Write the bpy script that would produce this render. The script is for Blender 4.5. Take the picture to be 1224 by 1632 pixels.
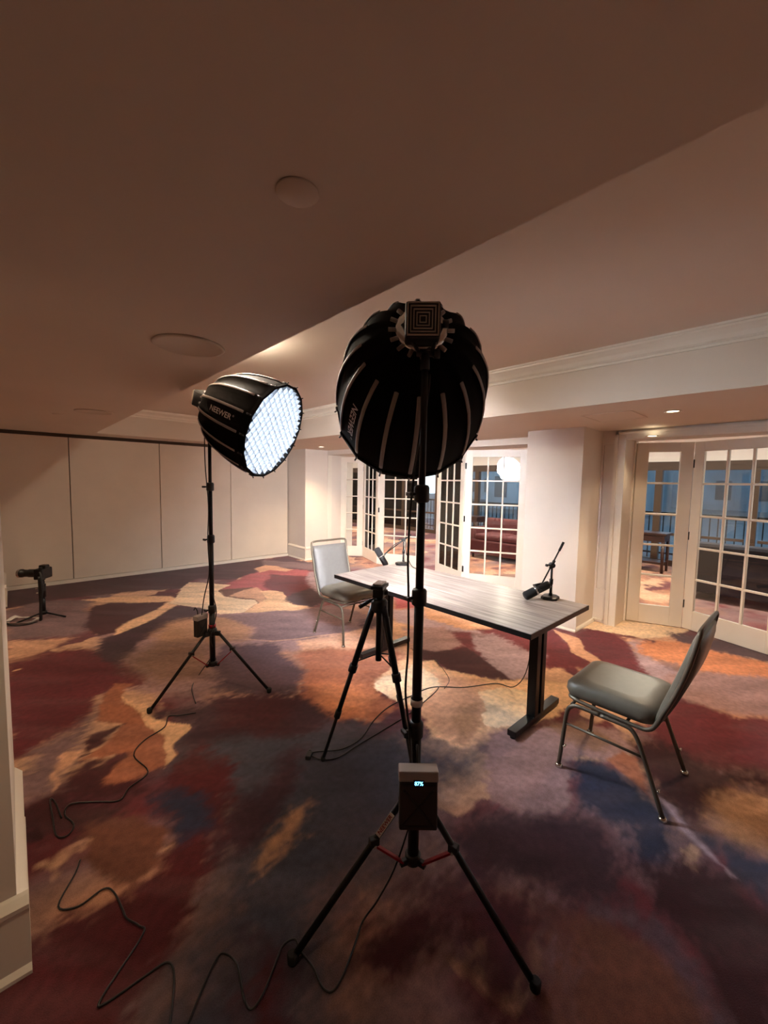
import bpy, bmesh, math, random
import numpy as np
from mathutils import Vector, Matrix
for o in list(bpy.data.objects): bpy.data.objects.remove(o)
scn = bpy.context.scene
COL = scn.collection
random.seed(4)
V = Vector
# ---------------------------------------------------------------- camera
F_PX, CX, CY, CAM_H = 640.0, 612.0, 816.0, 1.6
def _ray(px, py): return V((px - CX, -(py - CY), -F_PX))
_Y = _ray(12, 757).normalized(); _X = _ray(1306, 780).normalized()
_Z = _X.cross(_Y).normalized()
_m = (_X + _Y).normalized(); _n = (_Y - _X).normalized()
_X = ((_m - _n) / math.sqrt(2)).normalized(); _Y = ((_m + _n) / math.sqrt(2)).normalized()
ROT = Matrix((_X, _Y, _Z))
cam_d = bpy.data.cameras.new('camera'); cam = bpy.data.objects.new('camera', cam_d); COL.objects.link(cam)
cam_d.sensor_fit = 'HORIZONTAL'; cam_d.sensor_width = 36; cam_d.lens = 36 * F_PX / 1224
cam_d.clip_start = 0.02
cam.matrix_world = Matrix.Translation((0, 0, CAM_H)) @ ROT.to_4x4()
scn.camera = cam
FW = V((-ROT.col[2].x, -ROT.col[2].y, 0)).normalized(); RT = V((FW.y, -FW.x, 0)); UP = V((0, 0, 1))
# ---------------------------------------------------------------- world, exposure
w = bpy.data.worlds.new('dusk'); scn.world = w; w.use_nodes = True
wn = w.node_tree.nodes; wl = w.node_tree.links
bg = wn['Background']; bg.inputs[1].default_value = 4.5
tc = wn.new('ShaderNodeTexCoord'); sp = wn.new('ShaderNodeSeparateXYZ'); cr = wn.new('ShaderNodeValToRGB')
wl.new(tc.outputs['Generated'], sp.inputs[0]); wl.new(sp.outputs[2], cr.inputs[0]); wl.new(cr.outputs[0], bg.inputs[0])
cr.color_ramp.elements[0].position = 0.0; cr.color_ramp.elements[0].color = (0.42, 0.50, 0.55, 1)
cr.color_ramp.elements[1].position = 0.5; cr.color_ramp.elements[1].color = (0.16, 0.26, 0.36, 1)
vs = scn.view_settings
vs.view_transform = 'Standard'; vs.look = 'None'; vs.gamma = 1; vs.use_curve_mapping = False
vs.exposure = 0.36
scn.cycles.use_denoising = True
scn.cycles.max_bounces = 8; scn.cycles.diffuse_bounces = 5; scn.cycles.transparent_max_bounces = 16
scn.cycles.sample_clamp_indirect = 6
SOFT_POWER, SOFT_LEFT = 380.0, 100.0         # radiance of the softbox diffusers
DOME = 700.0
WARM = (1.0, 0.74, 0.46)
DOWN_W = 120.0             # watts of a recessed downlight
# ---------------------------------------------------------------- helpers
def srgb(c):
    return tuple((x/255/12.92 if x/255 <= .04045 else ((x/255+.055)/1.055)**2.4) for x in c)
MATS = {}
def mat(name, rgb, rough=.5, metal=0.0, var=0.0, vscale=8.0, bump=0.0, bscale=200.0, spec=.5, stretch=(1,1,1), emit=None, estr=0.0, sheen=0.0, rgb2=None):
    if name in MATS: return MATS[name]
    m = bpy.data.materials.new(name); m.use_nodes = True; MATS[name] = m
    n = m.node_tree.nodes; l = m.node_tree.links; b = n['Principled BSDF']
    c = srgb(rgb) + (1,)
    b.inputs['Base Color'].default_value = c; b.inputs['Roughness'].default_value = rough
    b.inputs['Metallic'].default_value = metal; b.inputs['Specular IOR Level'].default_value = spec
    if sheen: b.inputs['Sheen Weight'].default_value = sheen; b.inputs['Sheen Roughness'].default_value = .5
    t = n.new('ShaderNodeTexCoord'); mp = n.new('ShaderNodeMapping'); l.new(t.outputs['Object'], mp.inputs[0]); mp.inputs['Scale'].default_value = stretch
    if var or rgb2:
        no = n.new('ShaderNodeTexNoise'); no.inputs['Scale'].default_value = vscale; no.inputs['Detail'].default_value = 5
        l.new(mp.outputs[0], no.inputs[0]); r = n.new('ShaderNodeValToRGB'); l.new(no.outputs[0], r.inputs[0])
        r.color_ramp.elements[0].position = .3; r.color_ramp.elements[1].position = .7
        if rgb2: a0 = c; a1 = srgb(rgb2) + (1,)
        else: a0 = tuple(max(0, x*(1-var)) for x in c[:3]) + (1,); a1 = tuple(min(1, x*(1+var)) for x in c[:3]) + (1,)
        r.color_ramp.elements[0].color = a0; r.color_ramp.elements[1].color = a1
        l.new(r.outputs[0], b.inputs['Base Color'])
    if bump:
        nb = n.new('ShaderNodeTexNoise'); nb.inputs['Scale'].default_value = bscale; nb.inputs['Detail'].default_value = 2
        l.new(mp.outputs[0], nb.inputs[0]); bu = n.new('ShaderNodeBump'); bu.inputs['Strength'].default_value = bump; bu.inputs['Distance'].default_value = .002
        l.new(nb.outputs[0], bu.inputs['Height']); l.new(bu.outputs[0], b.inputs['Normal'])
    if emit:
        b.inputs['Emission Color'].default_value = srgb(emit) + (1,) if max(emit) > 1 else tuple(emit) + (1,)
        b.inputs['Emission Strength'].default_value = estr
    return m
class MB:
    """collects shapes into one mesh"""
    def __init__(s): s.b = bmesh.new()
    def box(s, c, d, rot=None, bev=0.0):
        m = Matrix.Translation(V(c)) @ (rot.to_4x4() if rot is not None else Matrix()) @ Matrix.Diagonal((d[0], d[1], d[2], 1))
        r = bmesh.ops.create_cube(s.b, size=1, matrix=m)
        if bev:
            es = {e for v in r['verts'] for e in v.link_edges}
            bmesh.ops.bevel(s.b, geom=list(es), offset=bev, segments=2, profile=.5, affect='EDGES')
        return s
    def b2(s, lo, hi, bev=0.0):
        return s.box([(a+b)/2 for a, b in zip(lo, hi)], [abs(b-a) for a, b in zip(lo, hi)], None, bev)
    def ring(s, c, u, v, r, n, r2=None):
        return [s.b.verts.new(c + u*(r*math.cos(2*math.pi*i/n)) + v*((r2 or r)*math.sin(2*math.pi*i/n))) for i in range(n)]
    def loft(s, rings, cap=True, smooth=True, close=False):
        n = len(rings[0]); pr = list(zip(rings, rings[1:]))
        if close: pr.append((rings[-1], rings[0]))
        for a, b in pr:
            for i in range(n):
                f = s.b.faces.new((a[i], a[(i+1) % n], b[(i+1) % n], b[i])); f.smooth = smooth
        if cap and not close:
            s.b.faces.new(rings[0][::-1]); s.b.faces.new(rings[-1])
        return s
    def tube(s, p0, p1, r, r1=None, n=12):
        p0 = V(p0); p1 = V(p1); d = (p1-p0).normalized(); u = d.orthogonal().normalized(); v = d.cross(u)
        return s.loft([s.ring(p0, u, v, r, n), s.ring(p1, u, v, r1 if r1 is not None else r, n)])
    def path(s, pts, r, n=8, flat=None):
        pts = [V(p) for p in pts]; u = None; rings = []
        for i, p in enumerate(pts):
            d = ((pts[min(i+1, len(pts)-1)] - pts[max(i-1, 0)])).normalized()
            if u is None: u = d.orthogonal().normalized() if abs(d.z) > .9 else V((0,0,1)).cross(d).normalized()
            u = (u - d*u.dot(d)).normalized(); v = d.cross(u)
            rr = r[i] if isinstance(r, (list, tuple)) else r
            rings.append(s.ring(p, u, v, rr, n, flat if flat else None))
        return s.loft(rings)
    def lathe(s, prof, c=(0,0,0), ax=(0,0,1), n=24, cap=True):
        c = V(c); d = V(ax).normalized(); u = d.orthogonal().normalized(); v = d.cross(u)
        return s.loft([s.ring(c + d*z, u, v, max(r, 1e-4), n) for r, z in prof], cap)
    def prism(s, poly, z0, z1):
        a = [s.b.verts.new((x, y, z0)) for x, y in poly]; b = [s.b.verts.new((x, y, z1)) for x, y in poly]
        return s.loft([a, b], smooth=False)
    def sweep(s, prof, p0, p1, out):
        """profile (outward, up) extruded from p0 to p1; out = outward vector"""
        out = V(out).normalized(); A = []
        for p in (V(p0), V(p1)): A.append([s.b.verts.new(p + out*a + V((0,0,b))) for a, b in prof])
        return s.loft(A, smooth=False)
    def make(s, name, m, parent=None, kind=None, label=None, loc=None, smooth_ang=None):
        bmesh.ops.recalc_face_normals(s.b, faces=s.b.faces[:])
        me = bpy.data.meshes.new(name); s.b.to_mesh(me); s.b.free(); me.materials.append(m)
        o = bpy.data.objects.new(name, me); COL.objects.link(o)
        if parent: o.parent = parent
        if kind: o['kind'] = kind
        if label: o['label'] = label
        if loc: o.location = loc
        return o
def thing(name, label, cat, loc=(0,0,0), rz=0, group=None, mw=None):
    o = bpy.data.objects.new(name, None); COL.objects.link(o); o.empty_display_size = .1
    if mw is not None: o.matrix_world = mw
    else: o.location = loc; o.rotation_euler = (0, 0, rz)
    o['label'] = label; o['category'] = cat
    if group: o['group'] = group
    return o
def tag(o, label, cat, group=None):
    o['label'] = label; o['category'] = cat
    if group: o['group'] = group
    return o
def struct(name): 
    o = bpy.data.objects.new(name, None); COL.objects.link(o); o['kind'] = 'structure'; return o
def smooth_pts(pts, n=5):
    pts = [V(p) for p in pts]; out = []
    P = [pts[0]] + pts + [pts[-1]]
    for i in range(1, len(P)-2):
        for k in range(n):
            t = k/n; a, b, c, d = P[i-1], P[i], P[i+1], P[i+2]
            out.append(.5*((2*b) + (c-a)*t + (2*a-5*b+4*c-d)*t*t + (3*b-a-3*c+d)*t**3))
    out.append(pts[-1]); return out
def lamp(name, kind, loc, power, color, aim=None, **kw):
    d = bpy.data.lights.new(name, kind); d.energy = power; d.color = color
    for k, v in kw.items(): setattr(d, k, v)
    o = bpy.data.objects.new(name, d); COL.objects.link(o); o.location = loc
    if aim is not None: o.rotation_euler = (V(aim)-V(loc)).to_track_quat('-Z', 'Y').to_euler()
    return o
# ---------------------------------------------------------------- materials
M_wall = mat('wall_paint', (226,216,204), .55, var=.03, vscale=2, bump=.15, bscale=90)
M_ceil = mat('ceiling_paint', (214,200,184), .7, var=.03, vscale=1.2)
M_trim = mat('trim_gloss_paint', (232,224,210), .35, var=.02)
M_part = mat('partition_vinyl', (222,208,190), .6, var=.03, vscale=3, bump=.2, bscale=300)
M_dark = mat('dark_seam', (60,50,44), .8)
M_track = mat('track_metal', (74,60,50), .5, .4)
M_black = mat('black_metal', (22,20,20), .38, .3)
M_blackp = mat('black_plastic', (20,19,19), .45)
M_rub = mat('rubber', (14,13,13), .8)
M_fab = mat('softbox_nylon', (11,8,7), .85, var=.2, vscale=15, bump=.3, bscale=60, spec=.06)
M_strip = mat('rib_sleeve', (140,130,124), .5, bump=.3, bscale=400)
M_silver = mat('silver', (200,195,190), .25, .9)
M_chrome = mat('chrome', (215,210,200), .15, 1.0)
M_red = mat('red_anodised', (150,16,30), .35, .5)
M_printw = mat('white_print', (215,205,200), .6)
M_cable = mat('cable_rubber', (16,13,13), .35)
M_vinyl = mat('olive_grey_vinyl', (104,98,86), .38, var=.06, vscale=30, bump=.25, bscale=350)
M_vinylg = mat('pale_grey_vinyl', (102,99,96), .5, var=.05, vscale=30, bump=.2, bscale=350)
M_chrf = mat('champagne_frame', (104,94,80), .45, .5)
M_brown = mat('dark_bronze_frame', (70,52,38), .5)
M_grid = mat('honeycomb_fabric', (13,14,16), .9, spec=0.0)
M_diff = mat('lit_diffuser', (240,240,240), .8, emit=(0.95, 0.95, 1.0), estr=SOFT_POWER)
M_diffl = mat('lit_diffuser_dimmed', (240,240,240), .8, emit=(0.80, 0.90, 1.0), estr=SOFT_LEFT)
M_grid_bright = mat('honeycomb_fabric_brightened', (84,86,91), .9, spec=0.0)  # paler copy of the grid fabric, lit front painted brighter
M_wood = None
def glass_mat():
    m = bpy.data.materials.new('window_glass'); m.use_nodes = True; n = m.node_tree.nodes; l = m.node_tree.links
    n.remove(n['Principled BSDF']); out = n['Material Output']
    tr = n.new('ShaderNodeBsdfTransparent'); tr.inputs[0].default_value = (.93,.95,.95,1)
    gl = n.new('ShaderNodeBsdfGlossy'); gl.inputs['Roughness'].default_value = .01
    fr = n.new('ShaderNodeFresnel'); fr.inputs[0].default_value = 1.5
    no = n.new('ShaderNodeTexNoise'); no.inputs['Scale'].default_value = 3; bu = n.new('ShaderNodeBump'); bu.inputs['Strength'].default_value = .02
    l.new(no.outputs[0], bu.inputs['Height']); l.new(bu.outputs[0], gl.inputs['Normal'])
    mx = n.new('ShaderNodeMixShader'); l.new(fr.outputs[0], mx.inputs[0]); l.new(tr.outputs[0], mx.inputs[1]); l.new(gl.outputs[0], mx.inputs[2])
    l.new(mx.outputs[0], out.inputs[0]); return m
M_glass = glass_mat()
def wood_mat():
    m = bpy.data.materials.new('grey_wood_laminate'); m.use_nodes = True; n = m.node_tree.nodes; l = m.node_tree.links; b = n['Principled BSDF']
    t = n.new('ShaderNodeTexCoord'); mp = n.new('ShaderNodeMapping'); mp.inputs['Scale'].default_value = (26, 1.1, 1); l.new(t.outputs['Object'], mp.inputs[0])
    a = n.new('ShaderNodeTexNoise'); a.inputs['Scale'].default_value = 2.2; a.inputs['Detail'].default_value = 8; a.inputs['Roughness'].default_value = .65; l.new(mp.outputs[0], a.inputs[0])
    r = n.new('ShaderNodeValToRGB'); l.new(a.outputs[0], r.inputs[0]); e = r.color_ramp.elements
    e[0].position = .33; e[0].color = srgb((98,86,79)) + (1,); e[1].position = .68; e[1].color = srgb((176,162,152)) + (1,)
    l.new(r.outputs[0], b.inputs['Base Color']); b.inputs['Roughness'].default_value = .36
    return m
M_wood = wood_mat()
def carpet_mat():
    m = bpy.data.materials.new('patterned_carpet'); m.use_nodes = True; n = m.node_tree.nodes; l = m.node_tree.links; b = n['Principled BSDF']
    at = n.new('ShaderNodeAttribute'); at.attribute_name = 'pattern_and_shade'
    t = n.new('ShaderNodeTexCoord')
    a = n.new('ShaderNodeTexNoise'); a.inputs['Scale'].default_value = 260; a.inputs['Detail'].default_value = 3; l.new(t.outputs['Object'], a.inputs[0])
    c = n.new('ShaderNodeTexNoise'); c.inputs['Scale'].default_value = 28; c.inputs['Detail'].default_value = 6; l.new(t.outputs['Object'], c.inputs[0])
    ad = n.new('ShaderNodeMath'); ad.operation = 'ADD'; l.new(a.outputs[0], ad.inputs[0]); l.new(c.outputs[0], ad.inputs[1])
    mr = n.new('ShaderNodeMapRange'); mr.inputs[1].default_value = .7; mr.inputs[2].default_value = 1.3; mr.inputs[3].default_value = .72; mr.inputs[4].default_value = 1.28; l.new(ad.outputs[0], mr.inputs[0])
    vm = n.new('ShaderNodeVectorMath'); vm.operation = 'SCALE'; l.new(at.outputs['Color'], vm.inputs[0]); l.new(mr.outputs[0], vm.inputs['Scale'])
    l.new(vm.outputs[0], b.inputs['Base Color']); b.inputs['Roughness'].default_value = .95; b.inputs['Specular IOR Level'].default_value = .1
    b.inputs['Sheen Weight'].default_value = .15
    bu = n.new('ShaderNodeBump'); bu.inputs['Strength'].default_value = .5; bu.inputs['Distance'].default_value = .004; l.new(a.outputs[0], bu.inputs['Height']); l.new(bu.outputs[0], b.inputs['Normal'])
    return m
M_carpet = carpet_mat()
# ================================================================ FLOOR (woven motifs traced in floor metres, some shade painted in)
CARPET = [
((64,63,74),0.25,0.1,[(0.46,2.76),(1.44,2.36),(1.73,1.9),(1.9,1.5),(2.08,1.25),(1.45,1.13),(1.12,1.02),(0.87,1.08),(0.75,0.92),(0.63,0.61),(0.03,1.15),(0.18,1.34),(0.4,1.42),(0.5,1.58),(0.61,1.71),(0.58,2.01)]),
((156,122,120),0.08,0.06,[(0.62,4.88),(1.14,5.06),(1.68,4.9),(3.09,3.89),(3.0,3.11),(2.37,2.98),(1.75,3.32),(1.12,3.09),(0.76,3.16),(0.56,3.58),(0.5,4.38)]),
((100,36,43),0.05,0.06,[(-0.1,4.48),(0.12,4.54),(0.34,4.61),(0.64,4.35),(0.72,3.86),(0.75,3.45),(0.55,3.52),(0.42,3.46),(0.32,3.23),(0.18,3.05),(0.06,2.96),(-0.09,2.92)]),
((66,25,30),0.06,0.06,[(-0.16,7.54),(0.54,7.79),(1.37,7.84),(2.4,7.96),(3.78,7.69),(2.07,6.56),(1.78,6.22),(1.33,6.37),(0.58,6.59),(0.2,6.55),(-0.15,6.51)]),
((121,93,95),0.08,0.06,[(-0.12,6.4),(0.2,6.61),(0.69,6.39),(0.62,5.11),(0.37,4.98),(-0.11,5.24)]),
((205,155,125),0.05,0.04,[(-0.11,5.2),(0.14,5.05),(0.41,4.91),(0.21,4.7),(-0.0,4.65),(-0.1,4.57)]),
((66,25,30),0.03,0.05,[(0.5,5.21),(0.71,6.02),(1.04,5.99),(1.51,5.6),(1.23,5.28),(0.91,5.12),(0.74,4.82),(0.61,4.84)]),
((62,37,45),0.04,0.05,[(0.74,4.78),(1.0,5.1),(1.42,5.34),(1.72,5.02),(1.57,4.7),(1.19,4.63),(0.86,4.36),(0.64,3.9),(0.5,4.35),(0.6,4.73)]),
((226,180,140),0.02,0.02,[(0.62,6.4),(1.08,6.25),(1.53,5.88),(1.56,5.49),(1.17,5.03),(0.92,4.86),(0.72,4.75),(0.76,4.92),(0.94,5.14),(1.25,5.35),(1.44,5.62),(1.08,5.85),(0.79,6.13)]),
((172,128,98),0.1,0.06,[(1.02,4.47),(1.25,4.78),(1.56,4.79),(1.81,4.67),(1.9,4.08),(1.72,3.78),(1.44,3.88),(1.28,3.96),(1.02,4.19)]),
((140,105,88),0.12,0.07,[(0.78,4.15),(1.05,4.3),(1.33,3.9),(1.12,3.23),(0.83,3.41),(0.66,3.77)]),
((66,25,30),0.03,0.05,[(2.07,6.88),(2.57,7.47),(3.14,7.53),(3.7,7.58),(3.53,6.93),(2.94,6.3),(2.51,6.31),(2.23,6.48)]),
((121,93,95),0.04,0.04,[(3.63,7.39),(4.24,6.52),(4.43,5.87),(4.09,5.68),(3.66,6.48),(3.14,6.44)]),
((165,80,84),0.04,0.05,[(2.37,6.07),(3.04,6.51),(3.39,6.82),(3.61,6.38),(3.86,5.99),(3.77,5.57),(3.28,5.14),(2.89,4.92),(2.72,5.15),(2.53,5.56),(2.15,5.74)]),
((100,36,43),0.04,0.05,[(3.17,6.23),(3.65,5.67),(3.49,5.16),(3.16,4.96),(2.65,4.59),(2.74,5.09),(2.72,5.54)]),
((168,142,150),0.05,0.04,[(3.74,5.95),(4.2,5.85),(3.26,4.46),(3.13,4.57),(3.2,4.92),(3.37,5.36)]),
((205,155,125),0.02,0.03,[(3.16,6.8),(3.44,6.93),(3.57,6.75),(3.65,6.28),(3.47,6.23),(3.33,6.54),(3.07,6.43)]),
((105,64,51),0.03,0.03,[(2.16,5.78),(2.56,5.63),(2.67,5.23),(2.33,4.78),(2.05,4.65),(2.3,4.94),(2.09,5.38)]),
((62,37,45),0.04,0.05,[(2.61,4.73),(2.91,4.95),(3.2,5.02),(3.11,4.39),(2.78,4.27),(2.61,4.52)]),
((236,206,172),0.006,0.04,[(1.96,6.49),(2.2,6.25),(2.39,5.95),(2.15,5.74),(2.09,5.38),(2.33,5.0),(2.32,4.86),(2.01,4.62),(1.78,4.72),(1.66,5.1),(1.42,5.53),(1.62,5.88),(1.76,6.19)]),
((205,155,125),0.02,0.02,[(2.42,5.56),(2.63,5.57),(2.6,5.2),(2.37,4.82),(2.07,4.67),(2.32,4.86),(2.35,5.05),(2.14,5.38)]),
((226,180,140),0.006,0.04,[(2.58,5.35),(2.73,5.31),(2.81,5.08),(2.73,4.85),(2.58,4.72),(2.61,4.52),(2.75,4.33),(2.56,4.26),(2.36,4.4),(2.17,4.46),(2.01,4.62),(2.29,4.82),(2.48,4.94)]),
((121,93,95),0.04,0.04,[(1.69,4.74),(2.18,4.45),(2.66,4.21),(3.01,4.18),(3.1,3.42),(2.77,3.06),(2.46,3.32),(2.16,3.38),(1.85,3.56),(1.73,3.76),(1.89,4.04),(1.77,4.47)]),
((87,64,71),0.06,0.06,[(1.45,3.8),(1.83,3.53),(1.8,3.24),(1.77,2.87),(1.57,2.58),(1.31,2.68),(1.07,2.95),(1.18,3.47),(1.34,3.67)]),
((205,155,125),0.03,0.05,[(2.02,3.44),(2.51,3.32),(2.8,3.27),(2.97,2.89),(2.93,2.5),(2.54,2.3),(2.29,2.52),(1.94,2.98)]),
((160,98,72),0.05,0.06,[(1.74,2.84),(1.93,3.17),(2.18,3.13),(2.43,2.83),(2.64,2.56),(2.36,2.21),(2.1,2.31),(1.96,2.13),(1.98,1.9),(1.73,1.9),(1.59,2.09),(1.49,2.31),(1.49,2.51)]),
((208,135,95),0.1,0.08,[(1.67,2.56),(1.92,2.4),(1.91,2.16),(1.71,2.07),(1.56,2.3)]),
((62,37,45),0.05,0.07,[(2.9,3.5),(3.11,3.5),(3.12,3.32),(2.95,3.2),(2.81,3.21),(2.79,3.35)]),
((165,80,84),0.03,0.03,[(3.85,3.9),(4.11,3.76),(3.75,3.4),(3.51,3.53)]),
((168,142,150),0.05,0.05,[(3.45,3.52),(3.78,3.37),(3.67,2.94),(3.75,2.47),(3.64,2.32),(3.25,2.77),(3.19,3.2)]),
((205,155,125),0.04,0.05,[(3.93,3.53),(4.33,3.27),(4.25,2.46),(3.89,2.25),(3.58,2.52),(3.55,3.04)]),
((100,36,43),0.04,0.05,[(3.71,2.41),(3.95,2.28),(4.28,1.85),(4.01,1.57),(3.75,1.29),(3.79,1.16),(3.49,1.37),(3.36,1.53),(3.47,1.75),(3.6,2.18)]),
((168,142,150),0.05,0.06,[(3.37,2.37),(3.72,2.25),(3.61,1.82),(3.62,1.62),(3.41,1.55),(3.02,1.51),(2.94,1.61),(3.07,1.84),(3.18,2.07)]),
((100,36,43),0.03,0.04,[(3.39,2.53),(3.58,2.42),(3.29,2.19),(3.14,2.2),(3.22,2.37)]),
((156,122,120),0.04,0.05,[(3.1,3.02),(3.48,2.7),(3.19,2.28),(2.91,2.32),(2.78,2.53)]),
((66,25,30),0.015,0.03,[(2.77,2.56),(2.89,2.34),(3.19,2.24),(3.07,1.84),(2.95,1.6),(2.99,1.5),(2.81,1.78),(2.69,1.97),(2.74,2.13),(2.68,2.33)]),
((226,180,140),0.02,0.05,[(2.52,2.44),(2.74,2.23),(2.69,1.96),(2.8,1.73),(3.01,1.51),(3.24,1.28),(3.04,1.07),(2.67,1.12),(2.43,1.2),(2.23,1.36),(2.09,1.34),(1.94,1.37),(1.88,1.55),(2.01,1.7),(2.04,1.92),(2.0,2.08),(2.01,2.22),(2.09,2.3)]),
((205,155,125),0.05,0.05,[(2.53,2.08),(2.74,1.69),(2.57,1.65),(2.49,1.5),(2.27,1.43),(2.1,1.34),(1.95,1.38),(1.92,1.56),(2.04,1.73),(2.12,1.92),(2.41,1.91)]),
((172,128,98),0.05,0.06,[(2.35,1.66),(2.46,1.52),(2.17,1.38),(1.98,1.42),(2.1,1.58)]),
((236,206,172),0.006,0.04,[(2.07,2.29),(2.18,2.31),(2.34,2.27),(2.58,2.3),(2.57,2.12),(2.43,1.96),(2.21,1.88),(2.05,1.91),(2.0,2.08),(2.0,2.2)]),
((236,206,172),0.006,0.05,[(2.56,1.65),(2.77,1.62),(2.86,1.42),(2.51,1.22),(2.38,1.26),(2.26,1.34),(2.27,1.43),(2.49,1.5)]),
((100,36,43),0.03,0.04,[(4.41,1.67),(4.7,1.64),(4.74,1.39),(4.54,1.18),(4.27,1.01),(4.04,0.78),(3.75,0.79),(3.82,1.17),(4.07,1.45)]),
((205,155,125),0.008,0.02,[(4.34,1.89),(4.32,1.58),(4.05,1.44),(3.83,1.15),(3.77,1.24),(3.88,1.49),(4.08,1.61)]),
((236,206,172),0.02,0.03,[(4.46,1.92),(4.84,1.82),(5.06,1.77),(5.34,1.54),(5.45,1.19),(5.56,0.87),(5.22,0.94),(4.84,1.14),(4.76,1.39),(4.66,1.63)]),
((168,142,150),0.05,0.06,[(4.58,1.19),(4.78,1.13),(4.25,0.82),(4.13,0.62),(3.61,0.68),(3.75,0.79),(4.24,1.01)]),
((208,135,95),0.05,0.06,[(4.69,1.12),(5.13,0.92),(4.99,0.66),(5.07,0.2),(4.64,0.11),(4.4,0.47),(4.36,0.7),(4.4,1.05)]),
((87,64,71),0.05,0.05,[(5.22,1.03),(5.36,0.73),(5.5,0.11),(5.1,0.09),(4.99,0.54),(5.02,0.88)]),
((156,122,120),0.06,0.07,[(4.01,0.73),(4.35,0.61),(4.71,0.08),(3.87,0.05),(3.71,0.32),(3.67,0.56),(3.66,0.7)]),
((64,63,74),0.05,0.05,[(3.66,0.7),(3.62,0.55),(3.46,0.54),(3.45,0.65)]),
((100,36,43),0.05,0.05,[(3.53,0.73),(3.67,0.56),(3.66,0.31),(3.88,0.02),(3.18,-0.01),(2.81,0.36),(2.85,0.58)]),
((55,18,23),0.08,0.05,[(2.79,0.71),(2.97,0.55),(2.86,0.28),(3.22,-0.0),(2.98,-0.01),(2.72,0.21),(2.31,0.23),(2.31,0.36),(2.55,0.59)]),  # floor shadow by the right chair, painted as a dark patch
((156,122,120),0.03,0.06,[(2.51,1.14),(2.69,1.04),(2.9,0.74),(2.68,0.61),(2.41,0.71),(2.42,0.83),(2.29,0.89),(2.0,0.71),(1.83,0.79),(1.7,0.94),(1.87,1.16),(2.19,1.32)]),
((140,105,88),0.05,0.06,[(2.56,1.13),(2.82,0.94),(2.69,0.71),(2.51,0.76),(2.49,0.97)]),
((160,98,72),0.015,0.03,[(2.48,0.71),(2.64,0.67),(2.65,0.6),(2.35,0.47),(2.4,0.57)]),
((62,37,45),0.08,0.06,[(1.7,0.94),(1.84,0.79),(2.05,0.6),(1.88,0.45),(1.66,0.4),(1.5,0.55),(1.52,0.66),(1.17,0.9),(1.42,1.03)]),
((41,43,64),0.05,0.04,[(2.3,0.87),(2.42,0.8),(2.4,0.61),(2.35,0.46),(2.3,0.38),(2.01,0.3),(1.91,0.4),(2.05,0.51),(2.03,0.69),(2.15,0.78)]),
((66,25,30),0.12,0.08,[(1.12,1.06),(1.33,0.83),(1.45,0.63),(1.41,0.51),(1.11,0.42),(0.94,0.57),(1.02,0.67),(1.04,0.85)]),  # dark red painted where the near softbox casts its shadow
((172,128,98),0.08,0.05,[(2.45,0.25),(2.75,0.18),(2.72,0.1),(2.64,-0.02),(2.4,-0.03),(2.34,0.12),(2.37,0.22)]),
((41,43,64),0.08,0.05,[(2.26,0.27),(2.33,0.12),(2.39,-0.03),(2.05,-0.04),(2.09,0.1),(2.16,0.18)]),
((55,18,23),0.06,0.05,[(1.9,0.39),(1.99,0.31),(2.09,0.24),(2.11,0.13),(2.05,-0.04),(1.44,-0.06),(1.42,0.04),(1.65,0.17),(1.75,0.3)]),
((105,64,51),0.08,0.07,[(1.45,0.54),(1.54,0.5),(1.57,0.38),(1.59,0.22),(1.55,0.1),(1.37,0.01),(0.98,0.36),(1.27,0.48)]),  # rust motif darkened in colour to stand for the dim foreground
((87,64,71),0.05,0.05,[(1.54,0.52),(1.63,0.46),(1.7,0.33),(1.63,0.19),(1.53,0.05),(1.48,0.08),(1.56,0.22),(1.58,0.36)]),
((168,142,150),0.015,0.015,[(2.39,0.45),(2.38,0.37),(2.27,0.31),(2.22,0.25),(2.13,0.13),(2.19,0.26),(2.23,0.32),(2.33,0.38)]),
((172,128,98),0.05,0.05,[(0.96,1.6),(1.03,1.58),(0.94,1.48),(0.82,1.47),(0.7,1.44),(0.69,1.47),(0.79,1.54)]),
((66,25,30),0.08,0.08,[(0.89,1.02),(1.03,1.01),(1.14,0.87),(1.01,0.8),(0.91,0.77),(0.82,0.88),(0.78,0.97)]),
((75,25,30),0.1,0.08,[(0.55,1.23),(0.59,1.22),(0.57,1.08),(0.45,0.85),(0.37,0.91),(0.47,1.08)]),
((62,37,45),0.08,0.08,[(0.34,1.59),(1.08,2.06),(1.22,2.01),(1.02,1.73),(0.8,1.58)]),
((62,37,45),0.06,0.07,[(0.63,2.96),(1.06,2.88),(1.52,2.59),(1.58,2.18),(1.36,2.09),(1.01,2.24),(0.68,2.31),(0.63,2.46),(0.78,2.65)]),
((66,25,30),0.1,0.08,[(1.01,2.84),(1.51,2.57),(1.23,2.25),(0.92,2.48)]),
((64,63,74),0.08,0.07,[(0.67,2.42),(1.04,2.29),(1.17,2.06),(0.92,1.88),(0.64,1.91),(0.58,2.33)]),
((75,25,30),0.05,0.07,[(0.53,2.22),(0.75,2.43),(0.87,2.14),(0.73,1.82),(0.62,1.74),(0.5,1.58),(0.38,1.39),(0.19,1.28),(0.09,1.1),(-0.19,1.36),(-0.15,1.69),(0.05,1.77),(0.17,1.74),(0.33,1.73),(0.45,1.81)]),
((41,43,64),0.06,0.06,[(0.45,2.15),(0.58,2.11),(0.68,1.93),(0.59,1.77),(0.46,1.84),(0.47,1.97)]),
((55,18,23),0.06,0.06,[(-0.05,2.48),(0.14,2.54),(0.35,2.19),(0.29,2.12),(0.17,2.12),(-0.05,2.28)]),
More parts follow.
